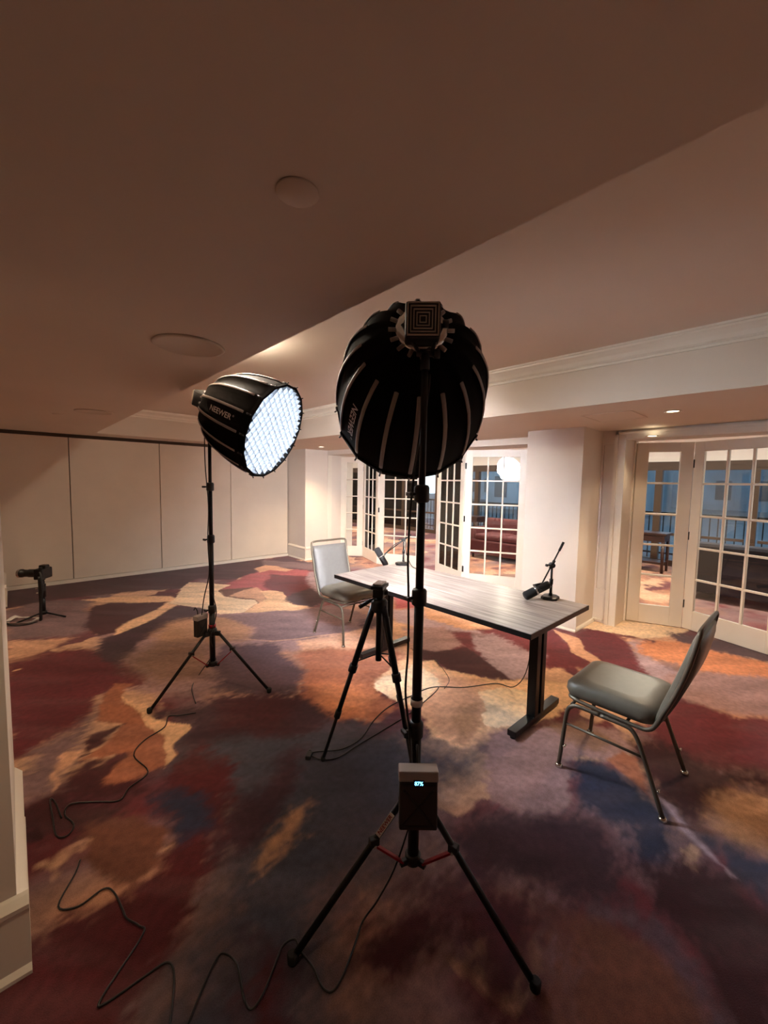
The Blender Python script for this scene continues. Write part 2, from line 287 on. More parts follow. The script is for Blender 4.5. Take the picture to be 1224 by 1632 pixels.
((105,64,51),0.03,0.05,[(0.19,2.17),(0.34,2.13),(0.45,1.94),(0.45,1.83),(0.34,1.76),(0.28,1.71),(0.22,1.83),(0.16,1.99)]),
((66,25,30),0.06,0.06,[(0.11,2.56),(0.24,2.71),(0.43,2.6),(0.48,2.39),(0.47,2.21),(0.27,2.33),(0.13,2.44)]),
((121,93,95),0.06,0.07,[(-0.03,2.65),(0.06,2.93),(0.1,3.01),(0.26,3.15),(0.41,3.36),(0.53,3.51),(0.46,3.32),(0.35,3.16),(0.27,3.05),(0.23,2.81),(0.15,2.49),(-0.03,2.5)]),
((160,98,72),0.015,0.04,[(0.55,3.6),(0.66,3.54),(0.55,3.4),(0.52,3.28),(0.58,3.0),(0.62,2.87),(0.77,2.68),(0.7,2.6),(0.62,2.51),(0.64,2.4),(0.56,2.34),(0.47,2.36),(0.38,2.4),(0.31,2.41),(0.37,2.57),(0.46,2.61),(0.36,2.66),(0.24,2.71),(0.41,2.85),(0.48,2.96),(0.34,3.12),(0.39,3.32)]),
((66,25,30),0.02,0.04,[(0.26,2.94),(0.48,2.96),(0.4,2.88),(0.32,2.78),(0.23,2.74)]),
((226,180,140),0.008,0.02,[(0.54,3.36),(0.57,3.17),(0.65,3.14),(0.61,2.98),(0.65,2.87),(0.79,2.68),(0.78,2.62),(0.64,2.52),(0.64,2.41),(0.56,2.34),(0.6,2.45),(0.6,2.54),(0.64,2.65),(0.59,2.83),(0.57,3.07),(0.53,3.24)]),
((205,155,125),0.012,0.03,[(0.17,2.87),(0.24,2.81),(0.19,2.71),(0.14,2.67),(0.14,2.56),(0.12,2.52),(0.12,2.59),(0.11,2.66),(0.14,2.78)]),
((205,155,125),0.01,0.01,[(1.557,3.944),(1.71,3.772),(1.853,3.587),(2.079,3.479),(2.29,3.409),(2.499,3.323),(2.499,3.299),(2.29,3.385),(2.079,3.455),(1.853,3.563),(1.71,3.748),(1.557,3.92)]),
((226,180,140),0.01,0.01,[(-0.044,4.384),(0.002,4.388),(0.002,4.368),(-0.044,4.364)])]
CABLES = {'A':[(1.266,3.556),(1.076,3.336),(0.955,3.137),(0.907,2.903)],'B':[(0.869,2.782),(0.772,2.818),(0.717,2.857),(0.665,2.746),(0.537,2.677),(0.461,2.572),(0.49,2.373),(0.389,2.302),(0.335,2.246),(0.243,2.317),(0.155,2.37),(0.129,2.315),(0.155,2.221),(0.128,2.162),(0.091,2.199),(0.086,2.329),(0.085,2.469),(0.102,2.438),(0.116,2.302)],'D':[(0.154,1.987),(0.132,1.925),(0.071,1.816),(0.126,1.766),(0.205,1.776),(0.233,1.737),(0.245,1.641),(0.249,1.595),(0.277,1.541),(0.279,1.5),(0.145,1.387),(0.155,1.366),(0.263,1.362),(0.318,1.353),(0.328,1.314),(0.308,1.247),(0.269,1.151)],'E':[(0.298,1.125),(0.368,1.193),(0.443,1.257),(0.472,1.25),(0.486,1.19),(0.468,1.102),(0.472,1.057),(0.511,1.063),(0.572,1.106),(0.624,1.143),(0.665,1.131),(0.663,1.094),(0.669,1.018),(0.66,0.96),(0.676,0.929),(0.723,0.936),(0.807,0.977),(0.879,1.019)],'G':[(2.79,1.647),(2.541,1.772),(2.362,1.94),(2.138,1.964),(1.91,1.963),(1.718,1.913),(1.538,1.827),(1.387,1.82),(1.297,1.885),(1.249,1.912),(1.21,1.904)],'Hh':[(2.407,1.914),(2.277,1.867),(1.944,1.811),(1.696,1.797),(1.478,1.785),(1.334,1.78),(1.254,1.822),(1.218,1.89)],'I':[(2.757,2.243),(2.645,2.054),(2.547,1.924),(2.414,1.869)]}

rng = np.random.RandomState(7)
def vnoise(x, y, seed):
    r = np.random.RandomState(seed).rand(256, 256)
    xi = np.floor(x).astype(int); yi = np.floor(y).astype(int); fx = x-xi; fy = y-yi
    fx = fx*fx*(3-2*fx); fy = fy*fy*(3-2*fy); g = lambda a, b: r[a % 256, b % 256]
    return (g(xi,yi)*(1-fx)+g(xi+1,yi)*fx)*(1-fy) + (g(xi,yi+1)*(1-fx)+g(xi+1,yi+1)*fx)*fy
def fbm(x, y, sc, seed, oc=5):
    v = 0; a = .5; t = 0
    for k in range(oc):
        v = v + a*vnoise(x*sc+17.3*k, y*sc+5.1*k, seed+k); t += a; a *= .55; sc *= 2.05
    return v/t
def lin(c):
    c = np.array(c)/255.; return np.where(c <= .04045, c/12.92, ((c+.055)/1.055)**2.4)
def pattern_and_shade(x, y):
    n1 = fbm(x, y*1.6, .55, 3); n2 = fbm(x, y*1.3, .8, 40); n3 = fbm(x, y, 1.6, 80)
    ramp = [(0,(60,50,74)),(.36,(84,46,56)),(.44,(104,40,46)),(.5,(128,98,100)),(.56,(150,112,98)),(.62,(190,135,105)),(.68,(104,52,56)),(1,(84,76,92))]
    xs = [r[0] for r in ramp]; cs = np.array([lin(r[1]) for r in ramp])
    col = np.stack([np.interp(n1*.7+n2*.3, xs, cs[:, k]) for k in range(3)], 1)
    k = np.clip((n3-.60)/.03, 0, 1)[:, None]; col = col*(1-k) + lin((205,160,130))*k
    wx = fbm(x, y, 3.2, 11, 6)-.5; wy = fbm(x, y, 3.2, 31, 6)-.5
    hx = fbm(x, y, 26, 51, 4)-.5; hy = fbm(x, y, 26, 71, 4)-.5
    br = fbm(x*1.0, y*3.0, 14, 91, 4)-.5                      # brushed, streaky feathering
    for c, s, wp, poly in CARPET:
        p = np.array(poly); m = s*2.5 + wp*2.5 + .05
        sel = np.where((x > p[:,0].min()-m) & (x < p[:,0].max()+m) & (y > p[:,1].min()-m) & (y < p[:,1].max()+m))[0]
        if not len(sel): continue
        X = x[sel] + wx[sel]*wp*2.6 + hx[sel]*wp*.9; Y = y[sel] + wy[sel]*wp*2.6 + hy[sel]*wp*.9
        d2 = np.full(len(sel), 1e9); ins = np.zeros(len(sel), bool)
        for i in range(len(p)):
            a = p[i-1]; b = p[i]; e = b-a; L = e.dot(e)+1e-12
            t = np.clip(((X-a[0])*e[0]+(Y-a[1])*e[1])/L, 0, 1)
            d2 = np.minimum(d2, (X-a[0]-t*e[0])**2+(Y-a[1]-t*e[1])**2)
            if a[1] != b[1]:
                cnd = ((a[1] > Y) != (b[1] > Y)) & (X < (b[0]-a[0])*(Y-a[1])/(b[1]-a[1])+a[0]); ins ^= cnd
        d = np.sqrt(d2); d = np.where(ins, d, -d) + br[sel]*min(s, .06)*2.2
        k = np.clip(d/s*.5+.5, 0, 1); k = (k*k*(3-2*k))[:, None]
        col[sel] = col[sel]*(1-k) + lin(c)*k
    u = x*.73-y*.68; v = x*.68+y*.73
    mot = (.58 + .84*fbm(u*.7, v*2.2, 4, 120, 6))[:, None]
    st = np.clip((fbm(u*.6, v*2.4, 2.6, 160, 6)-.52)*5, 0, 1)[:, None]*.30
    col = col*mot; g = col.mean(1, keepdims=True)
    return np.clip(col*(1-st) + (col*.5 + lin((150,120,118))*.30)*st, 0, 1)
def carpet_floor(name, x0, x1, y0, y1, step):
    nx = int((x1-x0)/step)+1; ny = int((y1-y0)/step)+1
    X, Y = np.meshgrid(np.linspace(x0, x1, nx), np.linspace(y0, y1, ny), indexing='ij')
    x = X.ravel(); y = Y.ravel(); me = bpy.data.meshes.new(name)
    me.vertices.add(nx*ny); me.vertices.foreach_set('co', np.stack([x, y, np.zeros_like(x)], 1).ravel().astype('f4'))
    i = np.arange(nx-1)[:, None]*ny + np.arange(ny-1)[None]; i = i.ravel()
    q = np.stack([i, i+ny, i+ny+1, i+1], 1).ravel().astype('i4')
    me.loops.add(len(q)); me.loops.foreach_set('vertex_index', q)
    me.polygons.add(len(i)); me.polygons.foreach_set('loop_start', np.arange(0, len(q), 4, dtype='i4'))
    me.update(calc_edges=True)
    at = me.color_attributes.new('pattern_and_shade', 'FLOAT_COLOR', 'POINT')
    c = np.ones((nx*ny, 4), 'f4'); c[:, :3] = pattern_and_shade(x, y); at.data.foreach_set('color', c.ravel())
    me.materials.append(M_carpet); o = bpy.data.objects.new(name, me); COL.objects.link(o); o['kind'] = 'structure'; return o
carpet_floor('floor', -.6, 5.6, 0.0, 7.7, .0125)
carpet_floor('floor', 5.6, 9.75, -4, 13, .04)
carpet_floor('floor', -.6, 5.6, -4, 0.0, .05)
carpet_floor('floor', -4, -.6, -4, 7.7, .05)
# ================================================================ CEILING
ZS, ZT = 2.215, 2.61                       # soffit and tray heights
TL, TRn, TRf, TF, TN = .913, 3.39, 3.19, 7.02, -3.0
c = MB()
c.prism([(-4,-4),(TL,-4),(TL,7.75),(-4,7.75)], ZS, 2.9)
c.prism([(TL,TF),(TRf,TF),(5.5,TF),(5.5,7.75),(TL,7.75)], ZS, 2.9)
c.prism([(TRn,TN),(5.5,TN),(5.5,TF),(TRf,TF)], ZS, 2.9)
c.prism([(TL,-4),(5.5,-4),(5.5,TN),(TL,TN)], ZS, 2.9)
c.make('ceiling', M_ceil, kind='structure')
MB().prism([(TL-.05,TN-.05),(TRn+.05,TN-.05),(TRf+.05,TF+.05),(TL-.05,TF+.05)], ZT, ZT+.1).make('ceiling', M_ceil, kind='structure')
crown = [(0,0),(.012,0),(.016,.012),(.012,.022),(.03,.03),(.045,.055),(.07,.075),(.085,.085),(.088,.098),(.1,.1),(.1,.114),(0,.114)]
dirR = V((TRf-TRn, TF-TN, 0)).normalized(); outR = V((-dirR.y, dirR.x, 0))
MB().sweep(crown, (TRn,TN,ZT-.114), (TRf,TF,ZT-.114), outR).make('trim_1', M_trim, kind='structure')
MB().sweep(crown, (TRf,TF,ZT-.114), (TL,TF,ZT-.114), (0,-1,0)).make('trim_2', M_trim, kind='structure')
MB().sweep(crown, (TL,TF,ZT-.114), (TL,TN,ZT-.114), (1,0,0)).make('trim_3', M_trim, kind='structure')
# ================================================================ WALLS
PY = 7.53
back = struct('wall_back')
MB().b2((-4,PY+.06,0),(5.5,PY+.2,ZS)).make('backing', M_dark, back)
proto = None
for k in range(7):
    x0 = .65 - 1.2*4 + 1.2*(k+0); x1 = x0+1.2
    x1 = min(x1, 4.27)
    mb = MB(); mb.b2((x0+.005,PY,.06),(x1-.005,PY+.06,2.165), .004)
    mb.make('panel', M_part, back)
MB().b2((-4,PY-.006,.0),(4.3,PY+.05,.055)).make('floor_seal', M_trim, back)
MB().b2((-4,PY+.0,2.165),(4.75,PY+.06,ZS)).make('ceiling_track', M_track, back)
# far pilaster
base_prof = [(0,0),(.028,0),(.028,.012),(.016,.03),(.016,.215),(.024,.225),(.026,.24),(.018,.25),(.008,.262),(0,.27)]
def base_run(mb, pts, closed=False):
    for a, b in zip(pts, pts[1:]):
        d = (V((b[0]-a[0], b[1]-a[1], 0))).normalized(); out = V((d.y, -d.x, 0))
        mb.sweep(base_prof, (a[0]-d.x*.0, a[1]-d.y*.0, 0), (b[0]+d.x*.028, b[1]+d.y*.028, 0), out)
w2 = struct('wall_right_far')
MB().b2((4.27,6.88,0),(5.46,PY+.1,ZS)).make('pilaster', M_wall, w2)
mb = MB(); base_run(mb, [(4.27,7.53),(4.27,6.88)]); base_run(mb, [(4.27,6.88),(4.78,6.88)]); mb.make('baseboard', M_trim, w2)
MB().b2((4.80,6.868,0),(4.90,6.885,2.14)).make('casing', M_trim, w2)
# pier between the openings
w3 = struct('wall_right_pier')
mb = MB(); mb.b2((4.456,1.71,0),(5.02,2.34,ZS)); mb.b2((5.0,1.71,0),(5.46,2.42,ZS)); mb.b2((5.02,1.47,0),(5.46,1.71,ZS))
mb.make('pilaster', M_wall, w3)
mb = MB(); mb.b2((5.0,1.57,.0),(5.02,1.71,.40)); mb.b2((5.0,1.57,2.06),(5.02,1.71,ZS)); mb.b2((5.0,1.47,0),(5.02,1.575,ZS)); mb.b2((5.0,1.69,.4),(5.02,1.71,2.06))
mb.make('wall_panel_frame', M_wall, w3)
mb = MB(); base_run(mb, [(4.456,2.34),(4.456,1.71)]); mb.make('baseboard', M_trim, w3); MB().sweep([(0,0),(.028,0),(.028,.012),(.018,.03),(0,.034)], (4.44,1.71,0), (4.99,1.71,0), (0,-1,0)).make('shoe_mould', M_trim, w3)
mb = MB(); mb.b2((4.975,1.46,0),(5.0,1.57,2.19)); mb.b2((4.962,1.535,0),(4.98,1.572,2.19)); mb.b2((4.966,1.46,0),(4.98,1.474,2.17)); mb.make('casing', M_trim, w3)
MB().b2((4.975,1.60,.03),(5.002,1.71,.045)).make('shoe_mould', M_trim, w3)
MB().b2((5.30,1.452,0),(5.36,1.472,2.12)).make('door_stop', M_trim, w3)
# headers over the openings
w4 = struct('wall_right_header')
mb = MB(); mb.b2((5.0,-4,2.125),(5.46,1.47,2.6)); mb.prism([(5.0,2.42),(5.46,2.42),(5.46,6.9),(4.80,6.9)], 2.125, 2.6); mb.make('header', M_wall, w4)
mb = MB(); mb.b2((4.975,-4,2.11),(5.002,1.57,2.19)); mb.b2((4.962,-4,2.165),(4.98,1.572,2.19)); mb.b2((4.966,-4,2.115),(4.98,1.46,2.13)); mb.make('casing', M_trim, w4)
# wall beyond the right opening (outside the frame)
MB().b2((5.0,-4,0),(5.46,-3.0,ZS)).make('wall_right_near', M_wall, kind='structure')
# left columns
w5 = struct('wall_left_column')
MB().b2((-.55,1.645,0),(-.035,2.38,ZS)).make('column', M_wall, w5)
mb = MB(); base_run(mb, [(-.60,1.645),(-.035,1.645)]); base_run(mb, [(-.035,1.645),(-.035,2.38)]); mb.make('baseboard', M_trim, w5)
w6 = struct('wall_left_far')
MB().b2((-.8,6.62,0),(-.11,PY,ZS)).make('column', M_wall, w6)
mb = MB(); base_run(mb, [(-.8,6.62),(-.11,6.62)]); base_run(mb, [(-.11,6.62),(-.11,PY)]); mb.make('baseboard', M_trim, w6)
MB().b2((-4.1,-4,0),(-4,7.7,ZS)).make('wall_left', M_wall, kind='structure')
MB().b2((-4,-4.1,0),(9.8,-4,2.9)).make('wall_front', M_wall, kind='structure')
# ================================================================ FRENCH DOORS
def pane_door(name, a, b, cols, hinge_at=None, knob=False):
    a = V((a[0],a[1],0)); b = V((b[0],b[1],0)); L = (b-a).length; ang = math.atan2(b.y-a.y, b.x-a.x)
    t = struct(name); t.location = a + V((0,0,.008)); t.rotation_euler = (0,0,ang)
    L -= .006; H = 2.088; st = .12 if cols == 1 else .1; rb = .215; rt = .105; th = .042; mw = .022
    x0, x1, z0, z1 = st, L-st, rb, H-rt
    for lo, hi in (((0,-th/2,0),(st,th/2,H)), ((L-st,-th/2,0),(L,th/2,H))): MB().b2(lo, hi, .003).make('stile', M_trim, t)
    for lo, hi in (((st,-th/2,0),(L-st,th/2,rb)), ((st,-th/2,H-rt),(L-st,th/2,H))): MB().b2(lo, hi, .003).make('rail', M_trim, t)
    for k in range(1, cols): 
        x = x0+(x1-x0)*k/cols; MB().b2((x-mw/2,-.016,z0),(x+mw/2,.016,z1), .004).make('muntin', M_trim, t)
    for k in range(1, 5):
        z = z0+(z1-z0)*k/5; MB().b2((x0,-.016,z-mw/2),(x1,.016,z+mw/2), .004).make('muntin', M_trim, t)
    pw, ph = (x1-x0)/cols, (z1-z0)/5
    me = None
    for i in range(cols):
        for j in range(5):
            if me is None:
                o = MB().b2((.0,-.0005,.0),(pw,.0005,ph)).make('pane', M_glass, t); me = o.data
            else:
                o = bpy.data.objects.new('pane', me); COL.objects.link(o); o.parent = t
            o.location = (x0+i*pw, 0, z0+j*ph)
    if hinge_at is not None:
        for z in (.28, 1.05, 1.85):
            MB().b2((hinge_at*L-.012,-.028,z-.045),(hinge_at*L+.012,.028,z+.045)).make('hinge', M_black, t)
    if knob:
        mb = MB(); mb.tube((L-.05,-.05,1.0),(L-.05,.05,1.0),.007); mb.box((L-.05,-.022,1.0),(.03,.004,.12)); mb.tube((L-.05,-.05,1.0),(L-.14,-.05,1.0),.008); mb.make('handle', M_chrome, t)
    return t
pane_door('door_1', (5.34,1.452), (5.545,.947), 1)
pane_door('door_2', (5.553,.938), (5.257,.132), 3, hinge_at=0)
pane_door('door_3', (5.25,.12), (5.55,-.69), 3)
pane_door('door_4', (5.26,2.43), (5.445,2.838), 1)
pane_door('door_5', (5.45,2.852), (5.056,3.633), 3, hinge_at=1)
pane_door('door_6', (5.068,3.645), (5.37,4.42), 3)
pane_door('door_7', (5.145,6.87), (5.45,6.50), 1)
pane_door('door_8', (5.46,6.495), (5.17,5.705), 3, hinge_at=0)
pane_door('door_9', (5.172,5.69), (5.56,4.93), 3, hinge_at=0)
# ================================================================ FOYER BEYOND THE DOORS
WX = 9.7
MB().b2((5.46,-4,2.62),(WX+.1,13,2.72)).make('ceiling', M_ceil, kind='structure')
MB().b2((5.46,7.6,0),(5.56,13,2.7)).make('wall_foyer_side', M_wall, kind='structure')
MB().b2((5.46,13,0),(WX+.1,13.1,2.7)).make('wall_foyer_end', M_wall, kind='structure')
wf = struct('wall_foyer_window')
MB().b2((WX,-4,2.10),(WX+.12,13,2.72)).make('fascia', M_wall, wf)
MB().b2((WX-.03,-4,1.93),(WX+.12,13,2.10)).make('header', M_brown, wf)
MB().b2((WX-.02,-4,0),(WX+.1,13,.12)).make('sill', M_brown, wf)
pme = None; fme = None
y = -3.6
while y < 12.9:
    if fme is None:
        o = MB().b2((-.05,-.06,.12),(.08,.06,1.93), .004).make('mullion', M_brown, wf); fme = o.data
        q = MB().b2((0,.09,.12),(.006,1.36,1.93)).make('pane', M_glass, wf); pme = q.data
        r = MB().b2((-.02,.09,.62),(.04,1.36,.67)).make('transom', M_brown, wf); rme = r.data
    else:
        o = bpy.data.objects.new('mullion', fme); q = bpy.data.objects.new('pane', pme); r = bpy.data.objects.new('transom', rme)
        for k in (o, q, r): COL.objects.link(k); k.parent = wf
    for k in (o, q, r): k.location = (WX, y, 0)
    y += 1.45
t = thing('added_linear_lamp', 'long added ceiling lamp brightening the foyer along the windows', 'ceiling lamp', (8.9,4.5,2.62))  # invented fixture, added to brighten the fascia above the windows
MB().b2((-.06,-8,-.05),(.06,8,0)).make('housing', M_trim, t); MB().b2((-.05,-7.98,-.056),(.05,7.98,-.05)).make('diffuser', mat('added_lamp_diffuser', (250,250,250), .6, emit=(1,.95,.88), estr=24), t)
M_city = mat('far_facade', (120,134,146), .8, var=.3, vscale=.5)
M_cityd = mat('far_window', (52,60,70), .3)
M_lit = mat('far_lit_window', (255,214,150), .5, emit=(1,.8,.5), estr=1.5)
M_ground = mat('terrace', (70,74,80), .7, var=.2, vscale=1)
MB().b2((WX+.1,-12,-.2),(60,40,-.05)).make('terrace_floor', M_ground, kind='structure')
rail = thing('terrace_railing', 'dark metal balustrade on the terrace outside the foyer windows', 'railing', (11.0,0,-.05))
MB().b2((-.03,-6,1.02),(.03,22,1.07)).make('top_rail', M_black, rail); MB().b2((-.02,-6,.10),(.02,22,.14)).make('bottom_rail', M_black, rail)
bme = None
for k in range(200):
    if bme is None: o = MB().b2((-.01,-.01,0),(.01,.01,1.03)).make('baluster', M_black, rail); bme = o.data
    else: o = bpy.data.objects.new('baluster', bme); COL.objects.link(o); o.parent = rail
    o.location = (0, -5.9+k*.14, 0)
def building(x, y, w, d, h, lab, roof):
    t = thing('building', lab, 'building', (x,y,-.1))
    MB().b2((0,-w/2,0),(d,w/2,h)).make('wall', M_city, t)
    if roof:
        a = MB(); A = [a.b.verts.new(p) for p in ((0,-w/2-.2,h),(0,w/2+.2,h),(0,0,h+w*.3))]; B = [a.b.verts.new((p.co.x+d, p.co.y, p.co.z)) for p in A]; a.loft([A,B], smooth=False); a.make('roof', M_cityd, t)
    else: MB().b2((-.15,-w/2-.15,h),(d,w/2+.15,h+.25)).make('cornice', M_cityd, t)
    n = int(w/2); me = None
    for i in range(n):
        for j in range(int(h/2.6)):
            if me is None: o = MB().b2((-.04,-.45,-.7),(.02,.45,.7)).make('window', M_cityd, t); me = o.data
            else: o = bpy.data.objects.new('window', me); COL.objects.link(o); o.parent = t
            o.location = (0, -w/2+w*(i+.5)/n, 1.5+2.6*j)
building(24, 11, 9, 8, 6, 'pale gabled building seen through the far left French door panes', True)
building(36, 24, 12, 8, 9, 'tall flat roofed block beyond the terrace, furthest left', False)
building(26, -4, 10, 8, 7, 'flat roofed block beyond the terrace behind the right hand doors', False)
building(38, 3.5, 9, 8, 5, 'low gabled building between the flat roofed blocks', True)
# foyer furniture
M_mar = mat('dark_walnut', (52,30,26), .35, var=.2, vscale=6)
M_upm = mat('maroon_upholstery', (92,44,46), .8, var=.15, vscale=10)
M_upb = mat('dark_blue_upholstery', (28,32,48), .8, var=.15, vscale=10)
def sofa(loc, rz, w, m, lab):
    t = thing('sofa', lab, 'sofa', loc, rz)
    MB().b2((-w/2,-.42,.1),(w/2,.42,.40), .03).make('base', m, t)
    for k in range(2): MB().b2((-w/2+.12+k*(w/2-.12)+.01,-.36,.40),(-w/2+.12+(k+1)*(w/2-.12)-.01,.40,.52), .04).make('seat_cushion', m, t)
    MB().b2((-w/2,-.44,.35),(w/2,-.24,.82), .05).make('backrest', m, t)
    for s in (-1,1): MB().b2((s*w/2-.07,-.42,.1),(s*w/2+.07,.42,.64), .05).make('armrest', m, t)
    for sx in (-1,1):
        for sy in (-1,1): MB().tube((sx*(w/2-.08),sy*.34,.005),(sx*(w/2-.08),sy*.34,.1),.02,.03).make('leg', M_mar, t)
sofa((7.7,4.35,0), math.pi/2, 1.5, M_upm, 'maroon two seat sofa standing in the foyer behind the middle French doors')
sofa((7.6,.35,0), -math.pi/2, 1.7, M_upb, 'dark blue sofa in the foyer behind the right hand French doors')
def console(loc, rz, w, lab):
    t = thing('console_table', lab, 'table', loc, rz)
    MB().b2((-w/2,-.22,.70),(w/2,.22,.74), .004).make('tabletop', M_mar, t); MB().b2((-w/2+.03,-.2,.58),(w/2-.03,.2,.70)).make('apron', M_mar, t)
    for sx in (-1,1):
        for sy in (-1,1): MB().tube((sx*(w/2-.05),sy*.17,0),(sx*(w/2-.05),sy*.17,.6),.022,.03).make('leg', M_mar, t)
    MB().b2((-w/2+.05,-.19,.18),(w/2-.05,.19,.20)).make('shelf', M_mar, t)
console((8.9,2.5,0), math.pi/2, 1.4, 'dark walnut console table by the foyer windows, nearer the right hand doors')
console((9.0,6.6,0), math.pi/2, 1.4, 'dark walnut console table by the foyer windows, behind the far left doors')
# ================================================================ CEILING FITTINGS
def downlight(x, y, z, lab, cat='ceiling light', power=DOWN_W, spot=True, blend=.7, size=1.9, col=WARM, group=None, tgt=None):
    t = thing('recessed_downlight', lab, cat, (x,y,z), group=group)
    MB().lathe([(.042,-.001),(.058,-.001),(.060,-.006),(.042,-.006)], n=28, cap=False).make('trim_ring', M_trim, t)
    MB().lathe([(.043,-.0015),(.043,-.003)], n=24).make('lens', M_lens, t)
    a = (x, y, 0) if tgt is None else tgt
    lamp('downlight_lamp', 'SPOT', (x,y,z-.02), power, col, a, spot_size=size, spot_blend=blend, shadow_soft_size=.05)
M_lens = mat('downlight_lens', (255,240,215), .5, emit=(1,.86,.62), estr=6)
downlight(3.97,.84,ZS, 'round recessed downlight in the soffit in front of the right hand doors', power=DOWN_W*.9)
downlight(4.18,6.2,ZS, 'round recessed downlight in the soffit by the far left doors')
downlight(4.15,3.4,ZS, 'recessed downlight in the door soffit, hidden behind the near softbox')
downlight(4.9,1.2,2.125, 'small recessed downlight in the head of the right hand door opening', power=12)
downlight(5.05,4.6,2.125, 'small recessed downlight in the head of the far door opening', power=16)
M_disc = mat('ceiling_disc_paint', (208,195,179), .7)
MB().lathe([(.15,.002),(.155,-.004),(.15,-.009),(.138,-.010),(.134,-.006),(.0,-.006)], n=48, cap=False).make('s', M_disc).name = 'ceiling_speaker'
o = bpy.data.objects['ceiling_speaker']; o.location = (.635,2.03,ZS); tag(o, 'large round flush speaker cover in the brown low ceiling, nearer of the two', 'ceiling speaker')
o2 = o.copy(); COL.objects.link(o2); o2.location = (.61,4.72,ZS); o2['label'] = 'round flush speaker cover in the low ceiling near the back partition'
o = MB().lathe([(.045,.002),(.046,-.002),(.044,-.004),(.0,-.004)], n=32, cap=False).make('sprinkler_cover', M_ceil); o.location = (.475,.80,ZS); tag(o, 'small round sprinkler cap on the low ceiling nearest the camera', 'sprinkler cap')
o2 = o.copy(); COL.objects.link(o2); o2.location = (.375,5.2,ZS); o2['label'] = 'tiny round sprinkler cap on the low ceiling near the back partition'
hp = thing('ceiling_access_panel', 'square flush access hatch in the soffit before the doors', 'hatch', (3.96,1.27,ZS))
mb = MB(); 
for lo, hi in (((-.23,-.2,-.003),(.23,-.192,.001)),((-.23,.192,-.003),(.23,.2,.001)),((-.23,-.2,-.003),(-.222,.2,.001)),((.222,-.2,-.003),(.23,.2,.001))): mb.b2(lo, hi)
mb.make('hatch_frame', M_disc, hp); MB().b2((-.22,-.19,-.002),(.22,.19,.001)).make('hatch_cover', M_ceil, hp)
# house lights of the rest of the room and of the foyer
for k, (y, p) in enumerate(((.90,20),(2.97,34),(5.10,48))):
    downlight(-.40, y, ZS, 'recessed downlight in the low left soffit, ' + ('in front of the near column','just beyond the near column','by the mini tripod')[k], power=p, size=(1.6,2.2,2.4)[k], tgt=((-.5,1.6,.2),None,None)[k])
# flush dome lamps on the raised ceiling, hidden from the camera by the lip of the low ceiling
M_dome = mat('dome_glass', (255,240,220), .4, emit=(1,.84,.66), estr=DOME)
downlight(1.33, 1.56, ZT, 'recessed downlight in the raised ceiling right above the near softbox', power=60, size=1.7)
for x, y, lab in ((1.25,2.92,'small flush glass dome lamp on the raised ceiling above the left softbox'),):
    t = thing('dome_lamp', lab, 'ceiling lamp', (x,y,ZT))
    MB().lathe([(.08,0),(.08,-.010),(.062,-.014)], n=32, cap=False).make('base_ring', M_chrome, t)
    MB().lathe([(.06,-.012),(.058,-.03),(.045,-.05),(.02,-.06),(.0,-.061)], n=32, cap=False).make('glass_shade', M_dome, t)
for k, (x, y) in enumerate([(7.2,-1.0),(7.2,1.6),(7.2,4.2),(7.2,6.8),(7.2,9.6)]):
    downlight(x, y, 2.62, 'foyer ceiling downlight ' + ('furthest right, beyond the frame','behind the right hand doors','over the maroon sofa','behind the far left doors','at the far end of the foyer')[k], power=260, size=3.05, col=(1,.86,.68))
